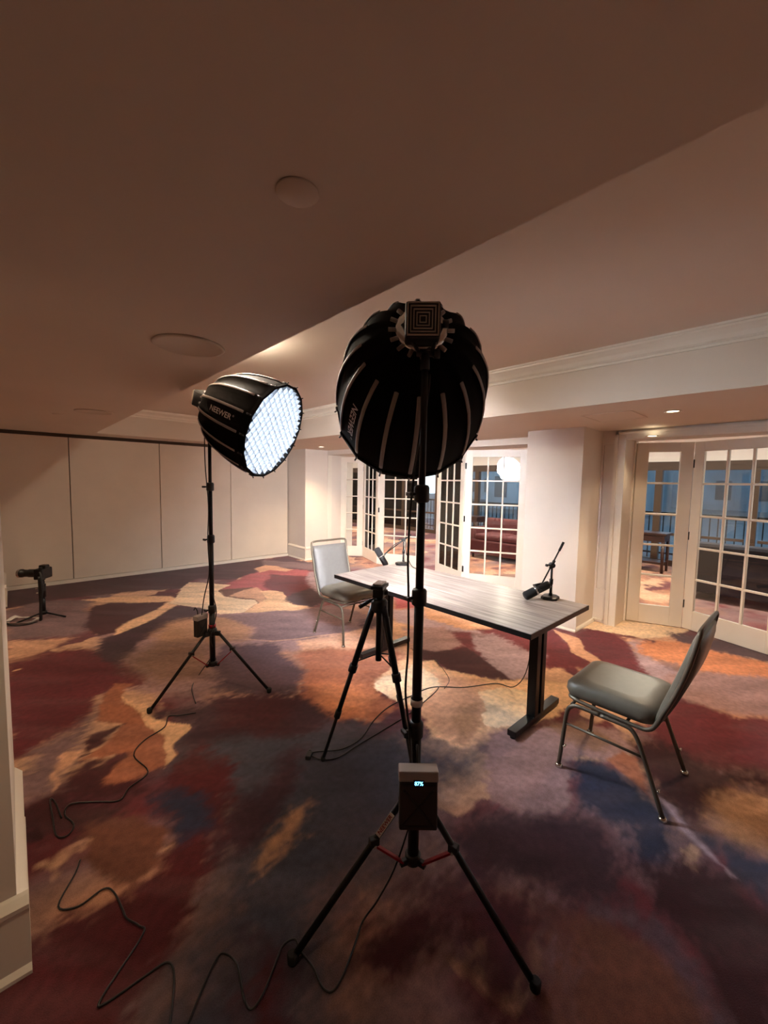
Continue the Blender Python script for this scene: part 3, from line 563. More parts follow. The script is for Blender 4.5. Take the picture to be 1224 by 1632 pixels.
# ================================================================ LIGHT STANDS
def light_stand(loc, rz, lab, collars, knobs=True):
    t = thing('light_stand', lab, 'light stand', loc, rz)
    MB().tube((0,0,.17),(0,0,collars[0]),.021,n=16).make('pole_section', M_black, t)
    zs = collars + [1.99]; rr = [.0175,.0145,.012]
    for i, z in enumerate(collars):
        MB().tube((0,0,z-.02),(0,0,zs[i+1]),rr[i],n=16).make('pole_section', M_black, t)
        c = MB(); c.lathe([(.020,-.035),(.027,-.03),(.027,.018),(.022,.026),(rr[i],.028)], (0,0,z), n=16)
        cl = c.make('collar', M_blackp, t)
        k = MB(); k.tube((.02,0,z-.005),(.045,0,z-.005),.006); k.box((.05,0,z-.005),(.012,.034,.014), bev=.003); k.make('knob', M_blackp, cl)
    h = MB(); h.lathe([(.024,-.03),(.034,-.022),(.034,.02),(.024,.03)], (0,0,.44), n=18)
    for k in range(3):
        a = 2*math.pi*k/3; h.box((.045*math.cos(a),.045*math.sin(a),.43),(.035,.026,.034), Matrix.Rotation(a,3,'Z'), .003)
    h.make('leg_hub', M_blackp, t)
    MB().lathe([(.026,-.012),(.0265,.012)], (0,0,.485), n=18).make('locking_ring', M_red, t, label='red locking ring')
    h = MB(); h.lathe([(.024,-.02),(.03,-.015),(.03,.015),(.024,.02)], (0,0,.19), n=18)
    for k in range(3):
        a = 2*math.pi*k/3; h.box((.038*math.cos(a),.038*math.sin(a),.185),(.03,.018,.024), Matrix.Rotation(a,3,'Z'), .003)
    h.make('brace_hub', M_blackp, t)
    for k in range(3):
        a = 2*math.pi*k/3; d = V((math.cos(a), math.sin(a), 0)); A = d*.055+V((0,0,.43)); B = d*.454+V((0,0,.014)); m_ = A.lerp(B,.27)
        lg = MB().path([A, m_, B], .0115, 10).make('leg', M_black, t)
        MB().lathe([(.013,-.02),(.017,-.014),(.018,.012),(.014,.016)], (0,0,0), n=12).make('rubber_foot', M_rub, lg).location = B+V((0,0,.006))
        j = MB(); j.box(m_,(.036,.026,.03), Matrix.Rotation(a,3,'Z'), .004); j.make('brace_joint', M_blackp, lg)
        q = MB(); s = V((-d.y,d.x,0)); q0 = m_-V((0,0,.012)); q1 = d*.045+V((0,0,.19))
        dd = (q1-q0); ang = dd.to_track_quat('X','Z').to_matrix(); q.box((q0+q1)/2,(dd.length,.022,.007), ang, .001); q.make('brace', M_red, t, label='red cross brace')
        MB().tube(q0-s*.016,q0+s*.016,.005).make('rivet', M_silver, lg)
    return t
cl = light_stand((1.06,.945,0), math.radians(162.6), 'black light stand with red braces standing nearest the camera, carrying the rear facing softbox', [.70,1.194,1.564])
ll = light_stand((1.085,3.06,0), math.radians(-171), 'black light stand with red braces on the left, carrying the glowing softbox', [.618,1.154,1.544])
# ================================================================ SOFTBOXES
PROF = [(0,.075),(.015,.125),(.05,.165),(.10,.20),(.17,.235),(.25,.263),(.34,.288),(.45,.308),(.57,.324),(.70,.335),(.85,.343),(1,.345)]
def prof(t):
    for (a, ra), (b, rb) in zip(PROF, PROF[1:]):
        if t <= b: return ra+(rb-ra)*(t-a)/(b-a)
    return PROF[-1][1]
DEP = .56; NG = 16
def gore_pt(t, u, off=0.0):
    """u in gore units (0..16); chord between ribs with a slight inward sag"""
    k = math.floor(u); f = u-k; r = prof(t)
    a0 = 2*math.pi*k/NG; a1 = 2*math.pi*(k+1)/NG
    x = r*((1-f)*math.cos(a0)+f*math.cos(a1)); y = r*((1-f)*math.sin(a0)+f*math.sin(a1))
    s = 1 - (.012+.05*max(0,1-t/.85))*math.sin(math.pi*f)**.8*min(1,t/.08) + off/r
    return V((x*s, y*s, t*DEP))
def text_mesh(txt, size):
    cu = bpy.data.curves.new('t','FONT'); cu.body = txt; cu.size = size; cu.align_x = 'CENTER'; cu.align_y = 'CENTER'; cu.resolution_u = 3; cu.offset = size*.02
    o = bpy.data.objects.new('t', cu); COL.objects.link(o); dg = bpy.context.evaluated_depsgraph_get(); dg.update()
    me = bpy.data.meshes.new_from_object(o.evaluated_get(dg)); bpy.data.objects.remove(o)
    b = bmesh.new(); b.from_mesh(me); bpy.data.meshes.remove(me); return b
def softbox(origin, axis, lab, text_u, text_t, spin=0.0, md=None, mg=None):
    z = V(axis).normalized(); x = (UP - z*UP.dot(z)).normalized(); y = z.cross(x)
    mw = Matrix.Translation(V(origin)) @ Matrix((x,y,z)).transposed().to_4x4() @ Matrix.Rotation(spin,4,'Z')
    t = thing('softbox', lab, 'softbox', mw=mw)
    ts = [0,.015,.035,.06,.1,.15,.2,.27,.34,.42,.5,.6,.7,.8,.9,1]
    b = MB(); R_ = []
    for tt in ts: R_.append([b.b.verts.new(gore_pt(tt, i/4)) for i in range(NG*4)])
    b.loft(R_, cap=False, smooth=True); sh = b.make('fabric_shell', M_fab, t)
    so = sh.modifiers.new('s','SOLIDIFY'); so.thickness = .003
    for k in range(NG):
        a = 2*math.pi*k/NG; e = V((math.cos(a),math.sin(a),0)); s = V((-e.y,e.x,0))
        b = MB(); rings = []
        for i in range(15):
            tt = .13+.75*i/14; c = e*(prof(tt)+.003)+V((0,0,tt*DEP)); rings.append(b.ring(c, e, s, .0035, 8, .009))
        b.loft(rings); b.make('rib_sleeve', M_strip, t)
        b = MB(); tt = .95; c0 = e*(prof(.93)+.004)+V((0,0,.93*DEP)); c1 = e*(prof(1)+.004)+V((0,0,.985*DEP))
        b.tube(c0,c1,.006,n=8); b.tube(c1,c1+e*.012+V((0,0,.012)),.004,n=6); b.make('rod_tip', M_blackp, t)
        b = MB(); p0 = e*.082+V((0,0,-.012)); b.tube(p0,p0+e*.036,.0075,n=10); b.make('rod_clip', M_strip, t)
    b = MB(); b.lathe([(.060,-.028),(.082,-.028),(.092,-.02),(.094,.0),(.075,.006)], n=48, cap=False); b.make('speed_ring', M_silver, t, label='silver mounting ring')
    b = MB(); b.lathe([(.058,-.032),(.066,-.032),(.066,-.026),(.058,-.026)], n=40, cap=False); b.make('ring_lip', M_black, t)
    MB().lathe([(.078,-.004),(.078,-.002)], n=32).make('light_leak_cap', M_black, t)  # added disc that stops light leaking out of the back
    b = MB(); R_ = b.ring(V((0,0,.90*DEP)), V((1,0,0)), V((0,1,0)), prof(.9)*.955, NG); b.b.faces.new(R_); b.make('diffuser', md or M_diff, t, label='brightly lit white diffuser cloth')
    b = MB(); rad = prof(1)*.945; c = .7071
    n = 14; st = 2*rad/n
    for k in range(-n//2+1, n//2):
        d = k*st; h = math.sqrt(max(rad*rad-d*d,0))
        for q in (0,1):
            e = V((c,c,0)) if q == 0 else V((-c,c,0)); s = V((-e.y,e.x,0))
            b.box(e*d+V((0,0,.955*DEP)),(.0025,2*h,.048) , Matrix((e,s,UP)).transposed())
    b.make('honeycomb_grid', mg or M_grid, t, label='fabric egg-crate grid')
    b = MB(); rings = []
    for tt, dr in ((.955,-.002),(.955,.004),(1.0,.004),(1.004,-.006),(1.0,-.012)): rings.append([b.b.verts.new(gore_pt(min(tt,1), k, dr)+V((0,0,(tt-min(tt,1))*DEP))) for k in range(NG)])
    b.loft(rings, cap=False, smooth=False); b.make('rim_hem', M_fab, t)
    # lettering wrapped on one gore: reads from the hub to the mouth
    tb = text_mesh('NEEWER', .052); 
    R = text_mesh('®', .016)
    for src, off in ((tb,(0,0)),(R,(.117,.014))):
        for v in src.verts:
            X = v.co.x+off[0]; Y = v.co.y+off[1]; tt = text_t+X/DEP; gw = 2*prof(tt)*math.sin(math.pi/NG)
            v.co = gore_pt(tt, text_u - Y/gw, .0028)
    for i, src in enumerate((tb, R)):
        me = bpy.data.meshes.new('l'); src.to_mesh(me); src.free(); me.materials.append(M_printw)
        o = bpy.data.objects.new('lettering', me); COL.objects.link(o); o.parent = t; o['label'] = 'pale printed lettering on the black fabric'
    return t, mw
def studio_light(sb_mw, lab, pole_top, turn=0.0):
    """LED head behind the softbox ring, held by a yoke on the stand"""
    if turn:
        o_ = sb_mw.translation.copy(); z = sb_mw.col[2].xyz.lerp((o_-V((0,0,CAM_H))).normalized(), turn).normalized()
        x = (UP-z*UP.dot(z)).normalized(); sb_mw = Matrix.Translation(o_) @ Matrix((x,z.cross(x),z)).transposed().to_4x4()
    t = thing('studio_light', lab, 'studio lamp', mw=sb_mw)
    b = MB(); b.box((0,0,-.085),(.118,.118,.09), bev=.010); b.lathe([(.058,-.06),(.058,-.028)], n=28); b.make('housing', M_black, t)
    for k in range(5):
        s = .052-.010*k; b = MB(); z = -.135 + .002*k
        for lo, hi in (((-s,-s,z-.0035),(s,-s+.0035,z+.0065)),((-s,s-.0035,z-.0035),(s,s,z+.0065)),((-s,-s,z-.0035),(-s+.0035,s,z+.0065)),((s-.0035,-s,z-.0035),(s,s,z+.0065))): b.b2(lo, hi)
        b.make('cooling_fin', M_fin, t)
    inv = sb_mw.inverted(); pt = inv @ V(pole_top)
    hinge = inv @ (V(pole_top)+V((0,0,.055)))
    c = V((0,0,-.085))
    b = MB()
    side = (sb_mw.to_3x3().transposed() @ V(RT)).normalized(); side = V((side.x, side.y, 0)).normalized()
    p1 = c+side*.068; p2 = c-side*.068
    b.path([p1, p1.lerp(hinge,.6)+side*.01, hinge+side*.02], .007, 8); b.path([p2, p2.lerp(hinge,.6)-side*.01, hinge-side*.02], .007, 8)
    b.tube(hinge-side*.03, hinge+side*.03, .011)
    b.tube(pt, hinge, .017, .015); b.make('yoke', M_blackp, t)
    MB().tube(hinge+side*.03, hinge+side*.05, .016, n=10).make('tilt_knob', M_blackp, t); MB().tube(p1, p1+side*.02, .014, n=10).make('tilt_knob', M_blackp, t)
    return t
M_fin = mat('cooling_fin', (176,160,140), .5, .0)
# hub and mouth centres in metres
C0, C1 = V((1.1004, 1.0039, 2.1355)), V((1.4190, 1.3601, 1.9559))
L0, L1 = V((1.1172, 3.0866, 2.1543)), V((1.3811, 2.6829, 1.9508))
_, mwC = softbox(C0, C1-C0, 'large black softbox seen from behind on the near stand, facing the table', 10.5, .60)
_, mwL = softbox(L0, L1-L0, 'black softbox with glowing honeycomb front on the left stand', 3.5, .56, math.radians(11.25), M_diffl, M_grid_bright)
studio_light(mwC, 'square finned LED lamp head behind the near softbox', (1.06,.945,1.985), .55)
studio_light(mwL, 'black LED lamp head behind the left softbox', (1.085,3.06,1.985))
# stand label, tape
tp = MB(); tp.lathe([(.0215,-.012),(.0225,-.012),(.0225,.012),(.0215,.012)], n=16, cap=False); o = tp.make('tape_band', M_printw, cl, label='white tape band round the pole'); o.location = (0,0,.80)
# label sticker on the left leg of the near stand
a = 0.0; d = V((1,0,0)); A = d*.055+V((0,0,.43)); B = d*.454+V((0,0,.014)); ax = (B-A).normalized(); nrm = V((ax.z*-1,0,ax.x)); nrm = nrm if nrm.z > 0 else -nrm
for sgn in (1,):
    pv = Matrix.Rotation(-math.radians(162.6),3,'Z') @ (V((0,0,CAM_H))-V((1.06,.945,.35))); nn = (pv-ax*pv.dot(ax)).normalized(); wv = ax.cross(nn).normalized(); c_ = A.lerp(B,.155)+nn*.0125
    rm = Matrix((ax, wv, nn)).transposed()
    b = MB(); b.box(c_,(.085,.019,.0012), rm); b.make('brand_label', M_printw, cl, label='white label with red lettering')
    tb = text_mesh('NEEWER', .018)
    for v in tb.verts: v.co = c_ + nn*.0012 + ax*v.co.x*-1 + wv*v.co.y
    me = bpy.data.meshes.new('l'); tb.to_mesh(me); tb.free(); me.materials.append(M_red); o = bpy.data.objects.new('lettering', me); COL.objects.link(o); o.parent = cl; o['label'] = 'red lettering on the white label'
# ================================================================ POWER BOXES
def power_box(mw, w, h, dp, lab, screen):
    t = thing('power_supply', lab, 'power supply', mw=mw)
    MB().box((0,0,-.0),(w,dp,h), bev=.006).make('case', M_psu, t)
    MB().box((0,0,h/2+.008),(w+.006,dp+.006,.034), bev=.004).make('top_cap', mat('matte_silver', (165,158,154), .4, .2), t, label='silver end cap')
    b = MB()
    for s in (-1,1):
        L = math.hypot(w*.8,h*.7); b.box((0,-dp/2-.001,-.01),(L,.004,.006), Matrix.Rotation(s*math.atan2(h*.7,w*.8),3,'Y'))
    b.b2((-w*.42,-dp/2-.003,-h*.42),(w*.42,-dp/2,-h*.40)); b.b2((-w*.42,-dp/2-.003,h*.36),(w*.42,-dp/2,h*.38)); b.make('moulded_ribs', M_blackp, t)
    if screen:
        s = MB().b2((-.018,-dp/2-.004,h*.36),(.018,-dp/2-.002,h*.36+.022)).make('display', M_black, t)
        tb = text_mesh('87%', .017)
        for v in tb.verts: v.co = V((v.co.x, -dp/2-.0046, h*.36+.011+v.co.y))
        me = bpy.data.meshes.new('l'); tb.to_mesh(me); tb.free(); me.materials.append(M_cyan); o = bpy.data.objects.new('display_digits', me); COL.objects.link(o); o.parent = s; o['label'] = 'glowing cyan digits'
    b = MB(); b.path(smooth_pts([(0,dp/2,h/2),(0,dp/2+.01,h/2+.05),(0,dp/2+.03,h/2+.07),(0,dp/2+.045,h/2+.05)]), .004, 8); b.make('hanging_strap', M_blackp, t)
    return t
M_psu = mat('psu_case', (40,32,26), .5)
M_cyan = mat('display_glow', (60,190,255), .5, emit=(.15,.6,1.0), estr=4)
yaw = math.atan2(-FW.x, FW.y)
power_box(Matrix.Translation((.972,.850,.525)) @ Matrix.Rotation(yaw,4,'Z') @ Matrix.Rotation(math.radians(-8),4,'X'), .128,.165,.05, 'power supply box with silver cap and cyan display hanging on the near stand', True)
power_box(Matrix.Translation((1.005,3.075,.49)) @ Matrix.Rotation(yaw+math.radians(65),4,'Z'), .09,.135,.045, 'grey power supply box hanging on the left stand', False)
# ================================================================ TABLE
tb_ = thing('conference_table', 'long grey wood topped table with black T shaped legs', 'table', (2.56,1.995,0))
MB().b2((-.425,-.945,.717),(.425,.945,.75), .003).make('tabletop', M_wood, tb_)
b = MB()
for lo, hi in (((-.427,-.947,.716),(.427,-.944,.7485)),((-.427,.944,.716),(.427,.947,.7485)),((-.427,-.947,.716),(-.424,.947,.7485)),((.424,-.947,.716),(.427,.947,.7485))): b.b2(lo, hi)
b.make('edge_band', M_black, tb_)
for s, y in ((-1,-.79),(1,.70)):
    l = MB(); l.b2((-.065,y-.03,.05),(-.015,y+.03,.70), .003); l.b2((.015,y-.03,.05),(.065,y+.03,.70), .003); l.b2((-.015,y-.018,.06),(.015,y+.018,.70)); l = l.make('leg', M_black, tb_)
    MB().b2((-.31,y-.03,.012),(.31,y+.03,.052), .004).make('foot_bar', M_black, l)
    MB().b2((-.33,y-.04,.695),(.33,y+.04,.717)).make('bracket', M_black, l)
    for e in (-.29,.29): 
        MB().lathe([(.018,0),(.018,.013)], (e,y,.0), n=12).make('levelling_foot', M_rub, l)
MB().b2((-.02,-.76,.66),(.02,.67,.70)).make('cross_beam', M_black, tb_)
# ================================================================ CHAIRS
def chair(loc, rz, lab, m, mback):
    t = thing('banquet_chair', lab, 'chair', loc, rz)       # faces +Y
    W = .225
    # seat
    b = MB(); R_ = []
    def sect(z, ins, y0=-.19, y1=.245):
        pts = []; n = 8; r = .07
        cx = [(W-ins-r, y1-ins-r, 0), (-(W-ins-r), y1-ins-r, 90), (-(W-ins-r), y0+ins+r, 180), (W-ins-r, y0+ins+r, 270)]
        for x, y, a0 in cx:
            for k in range(n+1):
                a = math.radians(a0+90*k/n); pts.append(b.b.verts.new((x+r*math.cos(a), y+r*math.sin(a), z - .03*((y1-y-r*math.sin(a)<.05)) *0 )))
        return pts
    for z, ins in ((.425,.012),(.43,.002),(.455,-.006),(.485,-.004),(.503,.010),(.513,.03),(.518,.07)): R_.append(sect(z, ins))
    b.loft(R_); b.make('seat', m, t)
    # backrest: reclined padded slab between side tubes
    def bk(s): # s 0..1 up the back
        return V((0, -.19-.145*s-.02*math.sin(math.pi*s), .44+.50*s))
    b = MB(); R_ = []
    for i in range(11):
        s = .0+.935*i/10; c = bk(s); th = .017+.010*math.sin(math.pi*min(1,s*1.02)); hw = W-.012
        if i in (0,10): th = .010
        ring = []
        for x, k in ((-hw+.01,1),(-hw/2,1.35),(0,1.5),(hw/2,1.35),(hw-.01,1),(hw,0),(hw-.01,-.8),(0,-.8),(-hw+.01,-.8),(-hw,0)):
            ring.append(b.b.verts.new(c+V((x,th*k,th*.3*k))))
        R_.append(ring)
    b.loft(R_); b.make('backrest', mback, t)
    # back frame tube: from seat front, along seat, up the back, over the top
    pts = [(.0,.225,.418),(W-.05,.225,.418),(W-.012,.20,.418),(W,.13,.414),(W,-.10,.405),(W,-.165,.412),(W,-.195,.45)]
    pts += [tuple(bk(s)+V((W,0,0))) for s in (.15,.4,.7,.95)] + [tuple(bk(1.0)+V((W-.03,0,.012))), tuple(bk(1.0)+V((0,0,.014)))]
    full = pts + [(-x,y,z) for x,y,z in pts[::-1][1:]]
    b = MB(); b.path(smooth_pts(full,4), .0105, 8); b.make('back_frame', M_chrf, t)
    # legs
    for s in (-1,1):
        x = s*(W+.004)
        f = [(x+s*.006,.25,.012),(x,.235,.20),(x,.222,.33),(x,.20,.372),(x,.16,.388),(x,.05,.388)]
        r = [(x,.05,.388),(x,-.06,.388),(x,-.10,.375),(x,-.13,.33),(x,-.165,.24),(x+s*.006,-.25,.012)]
        for pp, yy in ((f,.25),(r,-.25)):
            b = MB(); b.path(smooth_pts(pp,4), .0115, 8); lg = b.make('leg', M_chrf, t)
            MB().lathe([(.019,0),(.021,.004),(.017,.016),(.0125,.02)], (x+s*.006,yy,0), n=14).make('glide', M_chrome, lg, label='shiny chair glide')
            MB().tube((x-.013,yy*.9,.13),(x+.013,yy*.9,.13),.006,n=8).make('stacking_stud', M_chrome, lg)
        b = MB(); b.tube((x,.235,.265),(x,-.155,.265),.007,n=8); b.make('side_stretcher', M_chrf, t)
    for y, z in ((.20,.385),(-.06,.388)):
        b = MB(); b.tube((-W,y,z),(W,y,z),.008,n=8); b.make('cross_rail', M_chrf, t)
    return t
chair((2.468,.648,0), 0, 'olive grey padded chair on the right, side on to the camera', M_vinyl, M_vinyl)
chair((2.53,3.255,0), math.pi, 'pale grey backed chair at the far end of the table', M_vinyl, M_vinylg)
# ================================================================ MICROPHONES
def mic_stand(base, joint, top, low, lab, rz):
    base = V(base)
    t = thing('microphone_stand', lab, 'microphone stand', base)
    b = MB(); q = [(-.06,-.035),(-.035,-.06),(.035,-.06),(.06,-.035),(.06,.035),(.035,.06),(-.035,.06),(-.06,.035)]
    A = [b.b.verts.new(Matrix.Rotation(rz,3,'Z') @ V((x*1.1,y*.95,0))) for x, y in q]; B = [b.b.verts.new(Matrix.Rotation(rz,3,'Z') @ V((x*1.1,y*.95,.016))) for x, y in q]; C = [b.b.verts.new(Matrix.Rotation(rz,3,'Z') @ V((x*.95,y*.8,.022))) for x, y in q]
    b.loft([A,B,C], smooth=False); b.make('base_plate', M_black, t)
    J = V(joint)-base; b = MB(); p0 = V((J.x,J.y,.02)); b.tube(p0,(J.x,J.y,J.z*.5),.0105); b.tube((J.x,J.y,J.z*.5),J,.008); b.lathe([(.015,0),(.012,.02)],p0,n=14); b.lathe([(.014,-.02),(.014,.02)],(J.x,J.y,J.z*.5),n=14); b.make('post', M_black, t)
    b = MB(); b.tube(J-FW*.02,J+FW*.02,.019,n=14); b.tube(J-RT*.0+FW*-.02,J-RT*.045-FW*.02+UP*.006,.006); b.tube(J-RT*.04-FW*.02,J-RT*.055-FW*.02+UP*.004,.010,n=10); b.make('clutch', M_blackp, t)
    b = MB(); T = V(top)-base; L = V(low)-base; b.tube(L,T,.0055); b.tube(T.lerp(J,.38),T,.009); b.tube(J.lerp(T,.0)-(T-L).normalized()*.03,J+(T-L).normalized()*.04,.011); b.make('boom_arm', M_black, t)
    return t
def microphone(c, ax, up, mount, lab):
    """broadcast microphone: body, foam windscreen, yoke"""
    c = V(c); ax = V(ax).normalized()
    t = thing('microphone', lab, 'microphone', c)
    MB().lathe([(.012,-.115),(.026,-.11),(.030,-.095),(.030,-.01),(.028,.0)], (0,0,0), ax, 24).make('body', M_black, t)
    MB().lathe([(.0305,-.004),(.033,.0),(.033,.006),(.0305,.010)], (0,0,0), ax, 24).make('yoke_ring', M_silver, t)
    MB().lathe([(.030,.008),(.033,.014),(.033,.085),(.030,.095),(.02,.10)], (0,0,0), ax, 24).make('windscreen', M_foam, t)
    s = (V(up)-ax*V(up).dot(ax)).normalized(); q = ax.cross(s)
    b = MB(); pts = [ax*-.02+q*.036, ax*-.01+q*.040+s*.025, s*.05, ax*-.01-q*.040+s*.025, ax*-.02-q*.036]
    b.path(smooth_pts(pts,5), .0035, 8); b.tube(s*.045, V(mount)-c, .008); b.make('yoke', M_blackp, t)
    for k in (1,-1): MB().tube(ax*-.02+q*.030*k, ax*-.02+q*.046*k,.009,n=12).make('yoke_knob', M_blackp, t)
    return t
M_foam = mat('foam', (24,23,24), .95, bump=.8, bscale=500)
J = V((2.945,1.31,1.0)); tp_ = J+RT*.078+UP*.175; lo_ = J-RT*.075-UP*.135-FW*.02
mic_stand((2.93,1.305,.75), J, tp_, lo_, 'black desk microphone stand at the near right corner of the table', math.radians(10))
microphone(J-RT*.125-UP*.185-FW*.04, -RT*.86-UP*.42-FW*.1, UP, lo_, 'black broadcast microphone pointing down left above the near table end')
J = V((2.99,2.90,1.0)); tp_ = J+RT*.075+UP*.055; lo_ = J-RT*.17-UP*.13-FW*.01
mic_stand((2.93,2.86,.75), J, tp_, lo_, 'black desk microphone stand at the far end of the table', math.radians(-35))
microphone(J-RT*.235-UP*.175-FW*.03, -RT*.48+UP*.82-FW*.1, RT, lo_, 'black broadcast microphone tilted steeply above the far table end')
# ================================================================ TRIPOD BESIDE THE TABLE
TF2, TF3 = (1.483,1.307,0), (1.78,1.67,0)
tr = thing('tripod', 'black photo tripod without a camera standing between the near stand and the table', 'tripod', (1.449,1.58,0))
b = MB(); b.tube((0,0,.62),(0,0,.99),.017); b.make('centre_column', M_black, tr)
b = MB(); b.lathe([(.038,-.035),(.046,-.02),(.046,.02),(.034,.035)],(0,0,.93),n=18); b.make('shoulder', M_blackp, tr)
b = MB(); b.box((0,0,1.0),(.07,.06,.05), Matrix.Rotation(.5,3,'Z'), .006); b.tube(RT*-.03+V((0,0,1.0)), RT*.045+V((0,0,1.0)), .016); b.box((0,0,1.035),(.11,.07,.02), Matrix.Rotation(.5,3,'Z'), .004); b.make('pan_head', M_black, tr)
b = MB(); b.box((0,0,1.05),(.085,.05,.012), Matrix.Rotation(.5,3,'Z'), .003); b.make('quick_release_plate', M_silver, tr, label='silver quick release plate')
b = MB(); h0 = V((0,0,.985)); h1 = h0-RT*.105-UP*.05-FW*.06; b.tube(h0,h1,.006); b.tube(h0.lerp(h1,.45),h1,.011); b.make('pan_handle', M_blackp, tr)
for k in range(3):
    v = V(((1.254,1.822,0),TF2,TF3)[k])-V((1.449,1.58,0)); u = v.normalized()
    A = u*.03+V((0,0,.93)); B = v+V((0,0,.012)); m1 = A.lerp(B,.40); m2 = A.lerp(B,.70)
    lg = MB().path([A,m1],.0175,10).make('leg', M_black, tr)
    MB().path([m1,m2],.0135,10).make('lower_section', M_black, lg); MB().path([m2,B],.010,10).make('lower_section', M_black, lg)
    for mm, rr in ((m1,.024),(m2,.018)): 
        d = (B-A).normalized(); MB().tube(mm-d*.022,mm+d*.02,rr,n=12).make('leg_lock', M_blackp, lg)
    MB().lathe([(.011,-.012),(.014,-.006),(.012,.012)],B,n=12).make('rubber_foot', M_rub, lg)
    MB().path([V((0,0,.66)), A.lerp(B,.36)], .004, 6).make('spreader', M_blackp, tr)
# ================================================================ SMALL CAMERA ON MINI TRIPOD
mt = thing('mini_tripod', 'low black mini tripod on the carpet at the far left', 'tripod', (.22,5.85,0))
b = MB(); b.tube((0,0,.05),(0,0,.26),.024,n=14); b.tube((0,0,.24),(0,0,.385),.033,n=14); b.lathe([(.03,-.02),(.036,0),(.03,.02)],(0,0,.06),n=14); b.make('centre_column', M_black, mt)
b = MB(); b.lathe([(.012,-.03),(.024,-.018),(.026,0),(.02,.02)],(0,0,.41),n=16); b.box((0,0,.44),(.06,.045,.014), bev=.003); b.make('ball_head', M_black, mt)
b = MB(); b.tube((-.02,0,.34),(-.06,0,.34),.008); b.tube((-.02,0,.29),(-.055,0,.29),.008); b.make('clamp_knob', M_silver, mt)
for k, a in enumerate((200,320,80)):
    d = V((math.cos(math.radians(a)), math.sin(math.radians(a)),0)); MB().path([d*.02+V((0,0,.06)), d*.24+V((0,0,.012))],.010,8).make('leg', M_black, mt)
ca = thing('camera', 'small black camera with long lens on the mini tripod', 'camera', (.22,5.85,.447), math.atan2(.68,-.733)+.12); ca.scale = (1.4,1.4,1.4)
# local +X = lens direction
b = MB(); b.box((-.01,0,.045),(.065,.12,.085), bev=.008); b.box((-.02,0,.098),(.05,.05,.03), bev=.006); b.box((.0,-.045,.045),(.085,.03,.08), bev=.008); b.make('body', M_black, ca)
MB().lathe([(.030,.02),(.032,.03),(.032,.09),(.029,.095),(.029,.13),(.033,.135),(.033,.165),(.027,.167)], (0,0,.045), (1,0,0), 20).make('lens', M_blackp, ca)
MB().lathe([(.033,.150),(.0335,.158),(.033,.166)], (0,0,.045), (1,0,0), 20, cap=False).make('lens_ring', M_silver, ca)
b = MB(); b.lathe([(.012,0),(.012,.012)],(-.02,.04,.088),n=14); b.lathe([(.01,0),(.01,.008)],(-.02,-.045,.088),n=14); b.make('dial', M_blackp, ca)
b = MB(); b.path(smooth_pts([(-.03,.06,.07),(-.05,.075,-.05),(-.04,.085,-.20),(-.03,.08,-.32),(-.02,.06,-.34),(-.02,.055,-.2),(-.02,.06,.03)]), .009, 8, flat=.002); b.make('neck_strap', M_blackp, ca)
M_strapw = mat('pale_strap', (215,205,195), .7)
b = MB(); b.path(smooth_pts([(.20,5.80,.012),(.10,5.86,.03),(.03,5.98,.010),(-.02,5.95,.035),(-.08,5.86,.010),(.0,5.76,.008),(.1,5.70,.012),(.16,5.72,.03),(.19,5.76,.012)]), .018, 8, flat=.0025)
tag(b.make('loose_strap', M_strapw), 'pale loose strap curled on the carpet beside the mini tripod', 'strap')
b = MB(); b.path(smooth_pts([(.16,5.70,.008),(.06,5.66,.008),(-.04,5.72,.010),(-.10,5.80,.03),(-.06,5.90,.012)]), .016, 8, flat=.0025)
tag(b.make('black_strap', M_blackp), 'black strap lying under the pale strap by the mini tripod', 'strap')
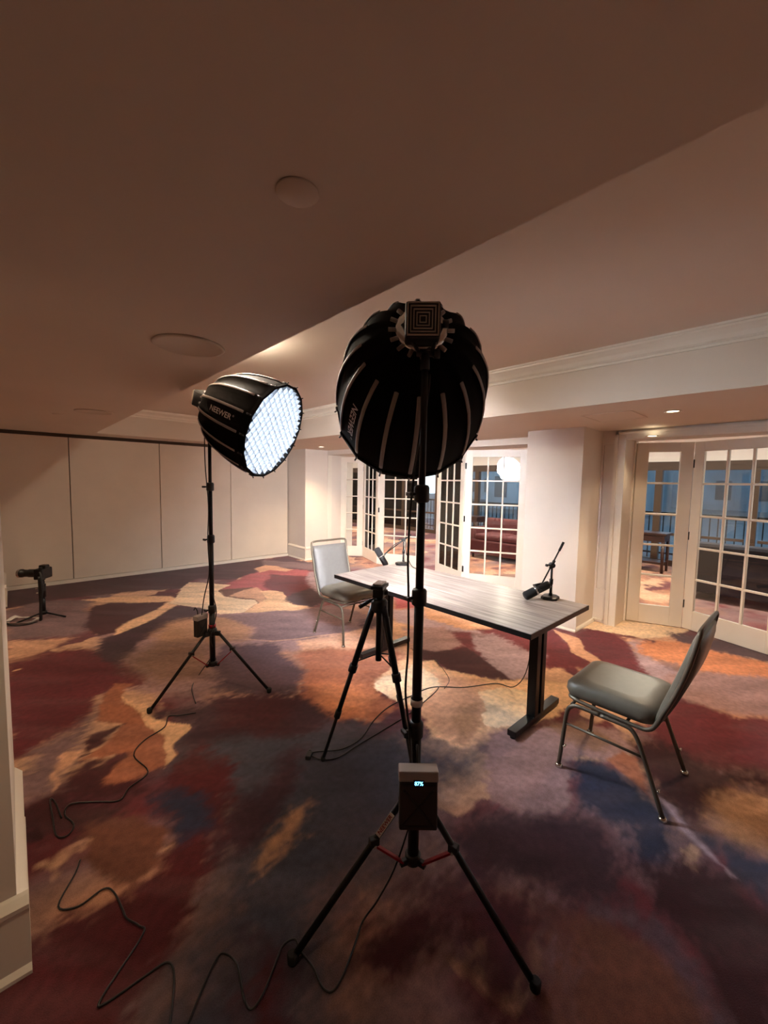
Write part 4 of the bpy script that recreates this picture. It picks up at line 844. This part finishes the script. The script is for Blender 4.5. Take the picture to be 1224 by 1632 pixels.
# ================================================================ CABLES
def cable(pts, lab, r=.0035, name='power_cable', pre=None, post=None):
    P_ = [(x,y,r+.001+(.004 if i%3==1 else 0)) for i,(x,y) in enumerate(pts)]
    if pre: P_ = pre+P_
    if post: P_ = P_+post
    b = MB(); b.path(smooth_pts(P_,5), r, 6); return tag(b.make(name, M_cable), lab, 'cable')
cable(CABLES['A'][1:], 'black cable dropping from the left stand and curling to the carpet', pre=[(1.07,3.02,.75),(1.10,3.01,.60),(1.05,3.00,.42),(1.10,3.10,.25)])
cable(CABLES['B'], 'thin black cable winding from the left stand to a loop near the left column')
cable(CABLES['D'], 'dark cable zigzagging across the maroon carpet by the near left column')
cable(CABLES['E'], 'dark cable looping through the bottom of the picture past the foot of the near stand', pre=None, post=[(.93,1.0,.06),(1.0,.98,.16),(1.02,.93,.35)])
cable(CABLES['G'], 'black cable running from the near table leg across the cream patch of carpet', pre=[(2.60,1.28,.70),(2.66,1.30,.5),(2.75,1.38,.2),(2.80,1.50,.03)])
cable(CABLES['Hh'], 'black cable running beside the tripod foot toward the near stand')
cable(CABLES['I'], 'thin black cable arcing over the cream carpet behind the near stand', r=.0025)
b = MB(); b.path(smooth_pts([(1.13,.985,2.07),(1.09,.955,1.9),(1.035,.965,1.6),(1.045,.99,1.35),(1.03,.97,1.2),(1.04,.975,1.0),(1.01,.955,.85),(1.03,.95,.7),(.99,.9,.62)],6), .0045, 6)
tag(b.make('lamp_cable', M_cable), 'black lamp cable hanging down the pole of the near stand', 'cable')
b = MB(); b.path(smooth_pts([(1.09,3.09,2.05),(1.05,3.05,1.95),(1.045,3.04,1.7),(1.065,3.045,1.4),(1.055,3.04,1.15),(1.065,3.05,.9),(1.03,3.06,.72),(1.01,3.07,.56)],6), .004, 6)
tag(b.make('lamp_cable', M_cable), 'thin black lamp cable hanging down the pole of the left stand', 'cable')
b = MB(); b.path(smooth_pts([J-RT*.20-UP*.16, J-RT*.09-UP*.05, J-UP*.01+RT*.01, J-UP*.10+RT*.02, J-UP*.20+RT*.05, (2.93,2.72,.758), (2.88,2.60,.755)],6), .004, 6)
tag(b.make('microphone_cable', M_cable), 'black microphone cable sagging from the far microphone onto the table', 'cable')
b = MB(); b.box((0,0,.014),(.05,.03,.024),bev=.005); b.tube((.02,0,.014),(.05,.01,.014),.008); o = b.make('cable_connector', M_blackp); o.location = (1.205,1.895,0); o.rotation_euler = (0,0,.7)
tag(o, 'black cable connector lying on the carpet left of the tripod foot', 'connector')
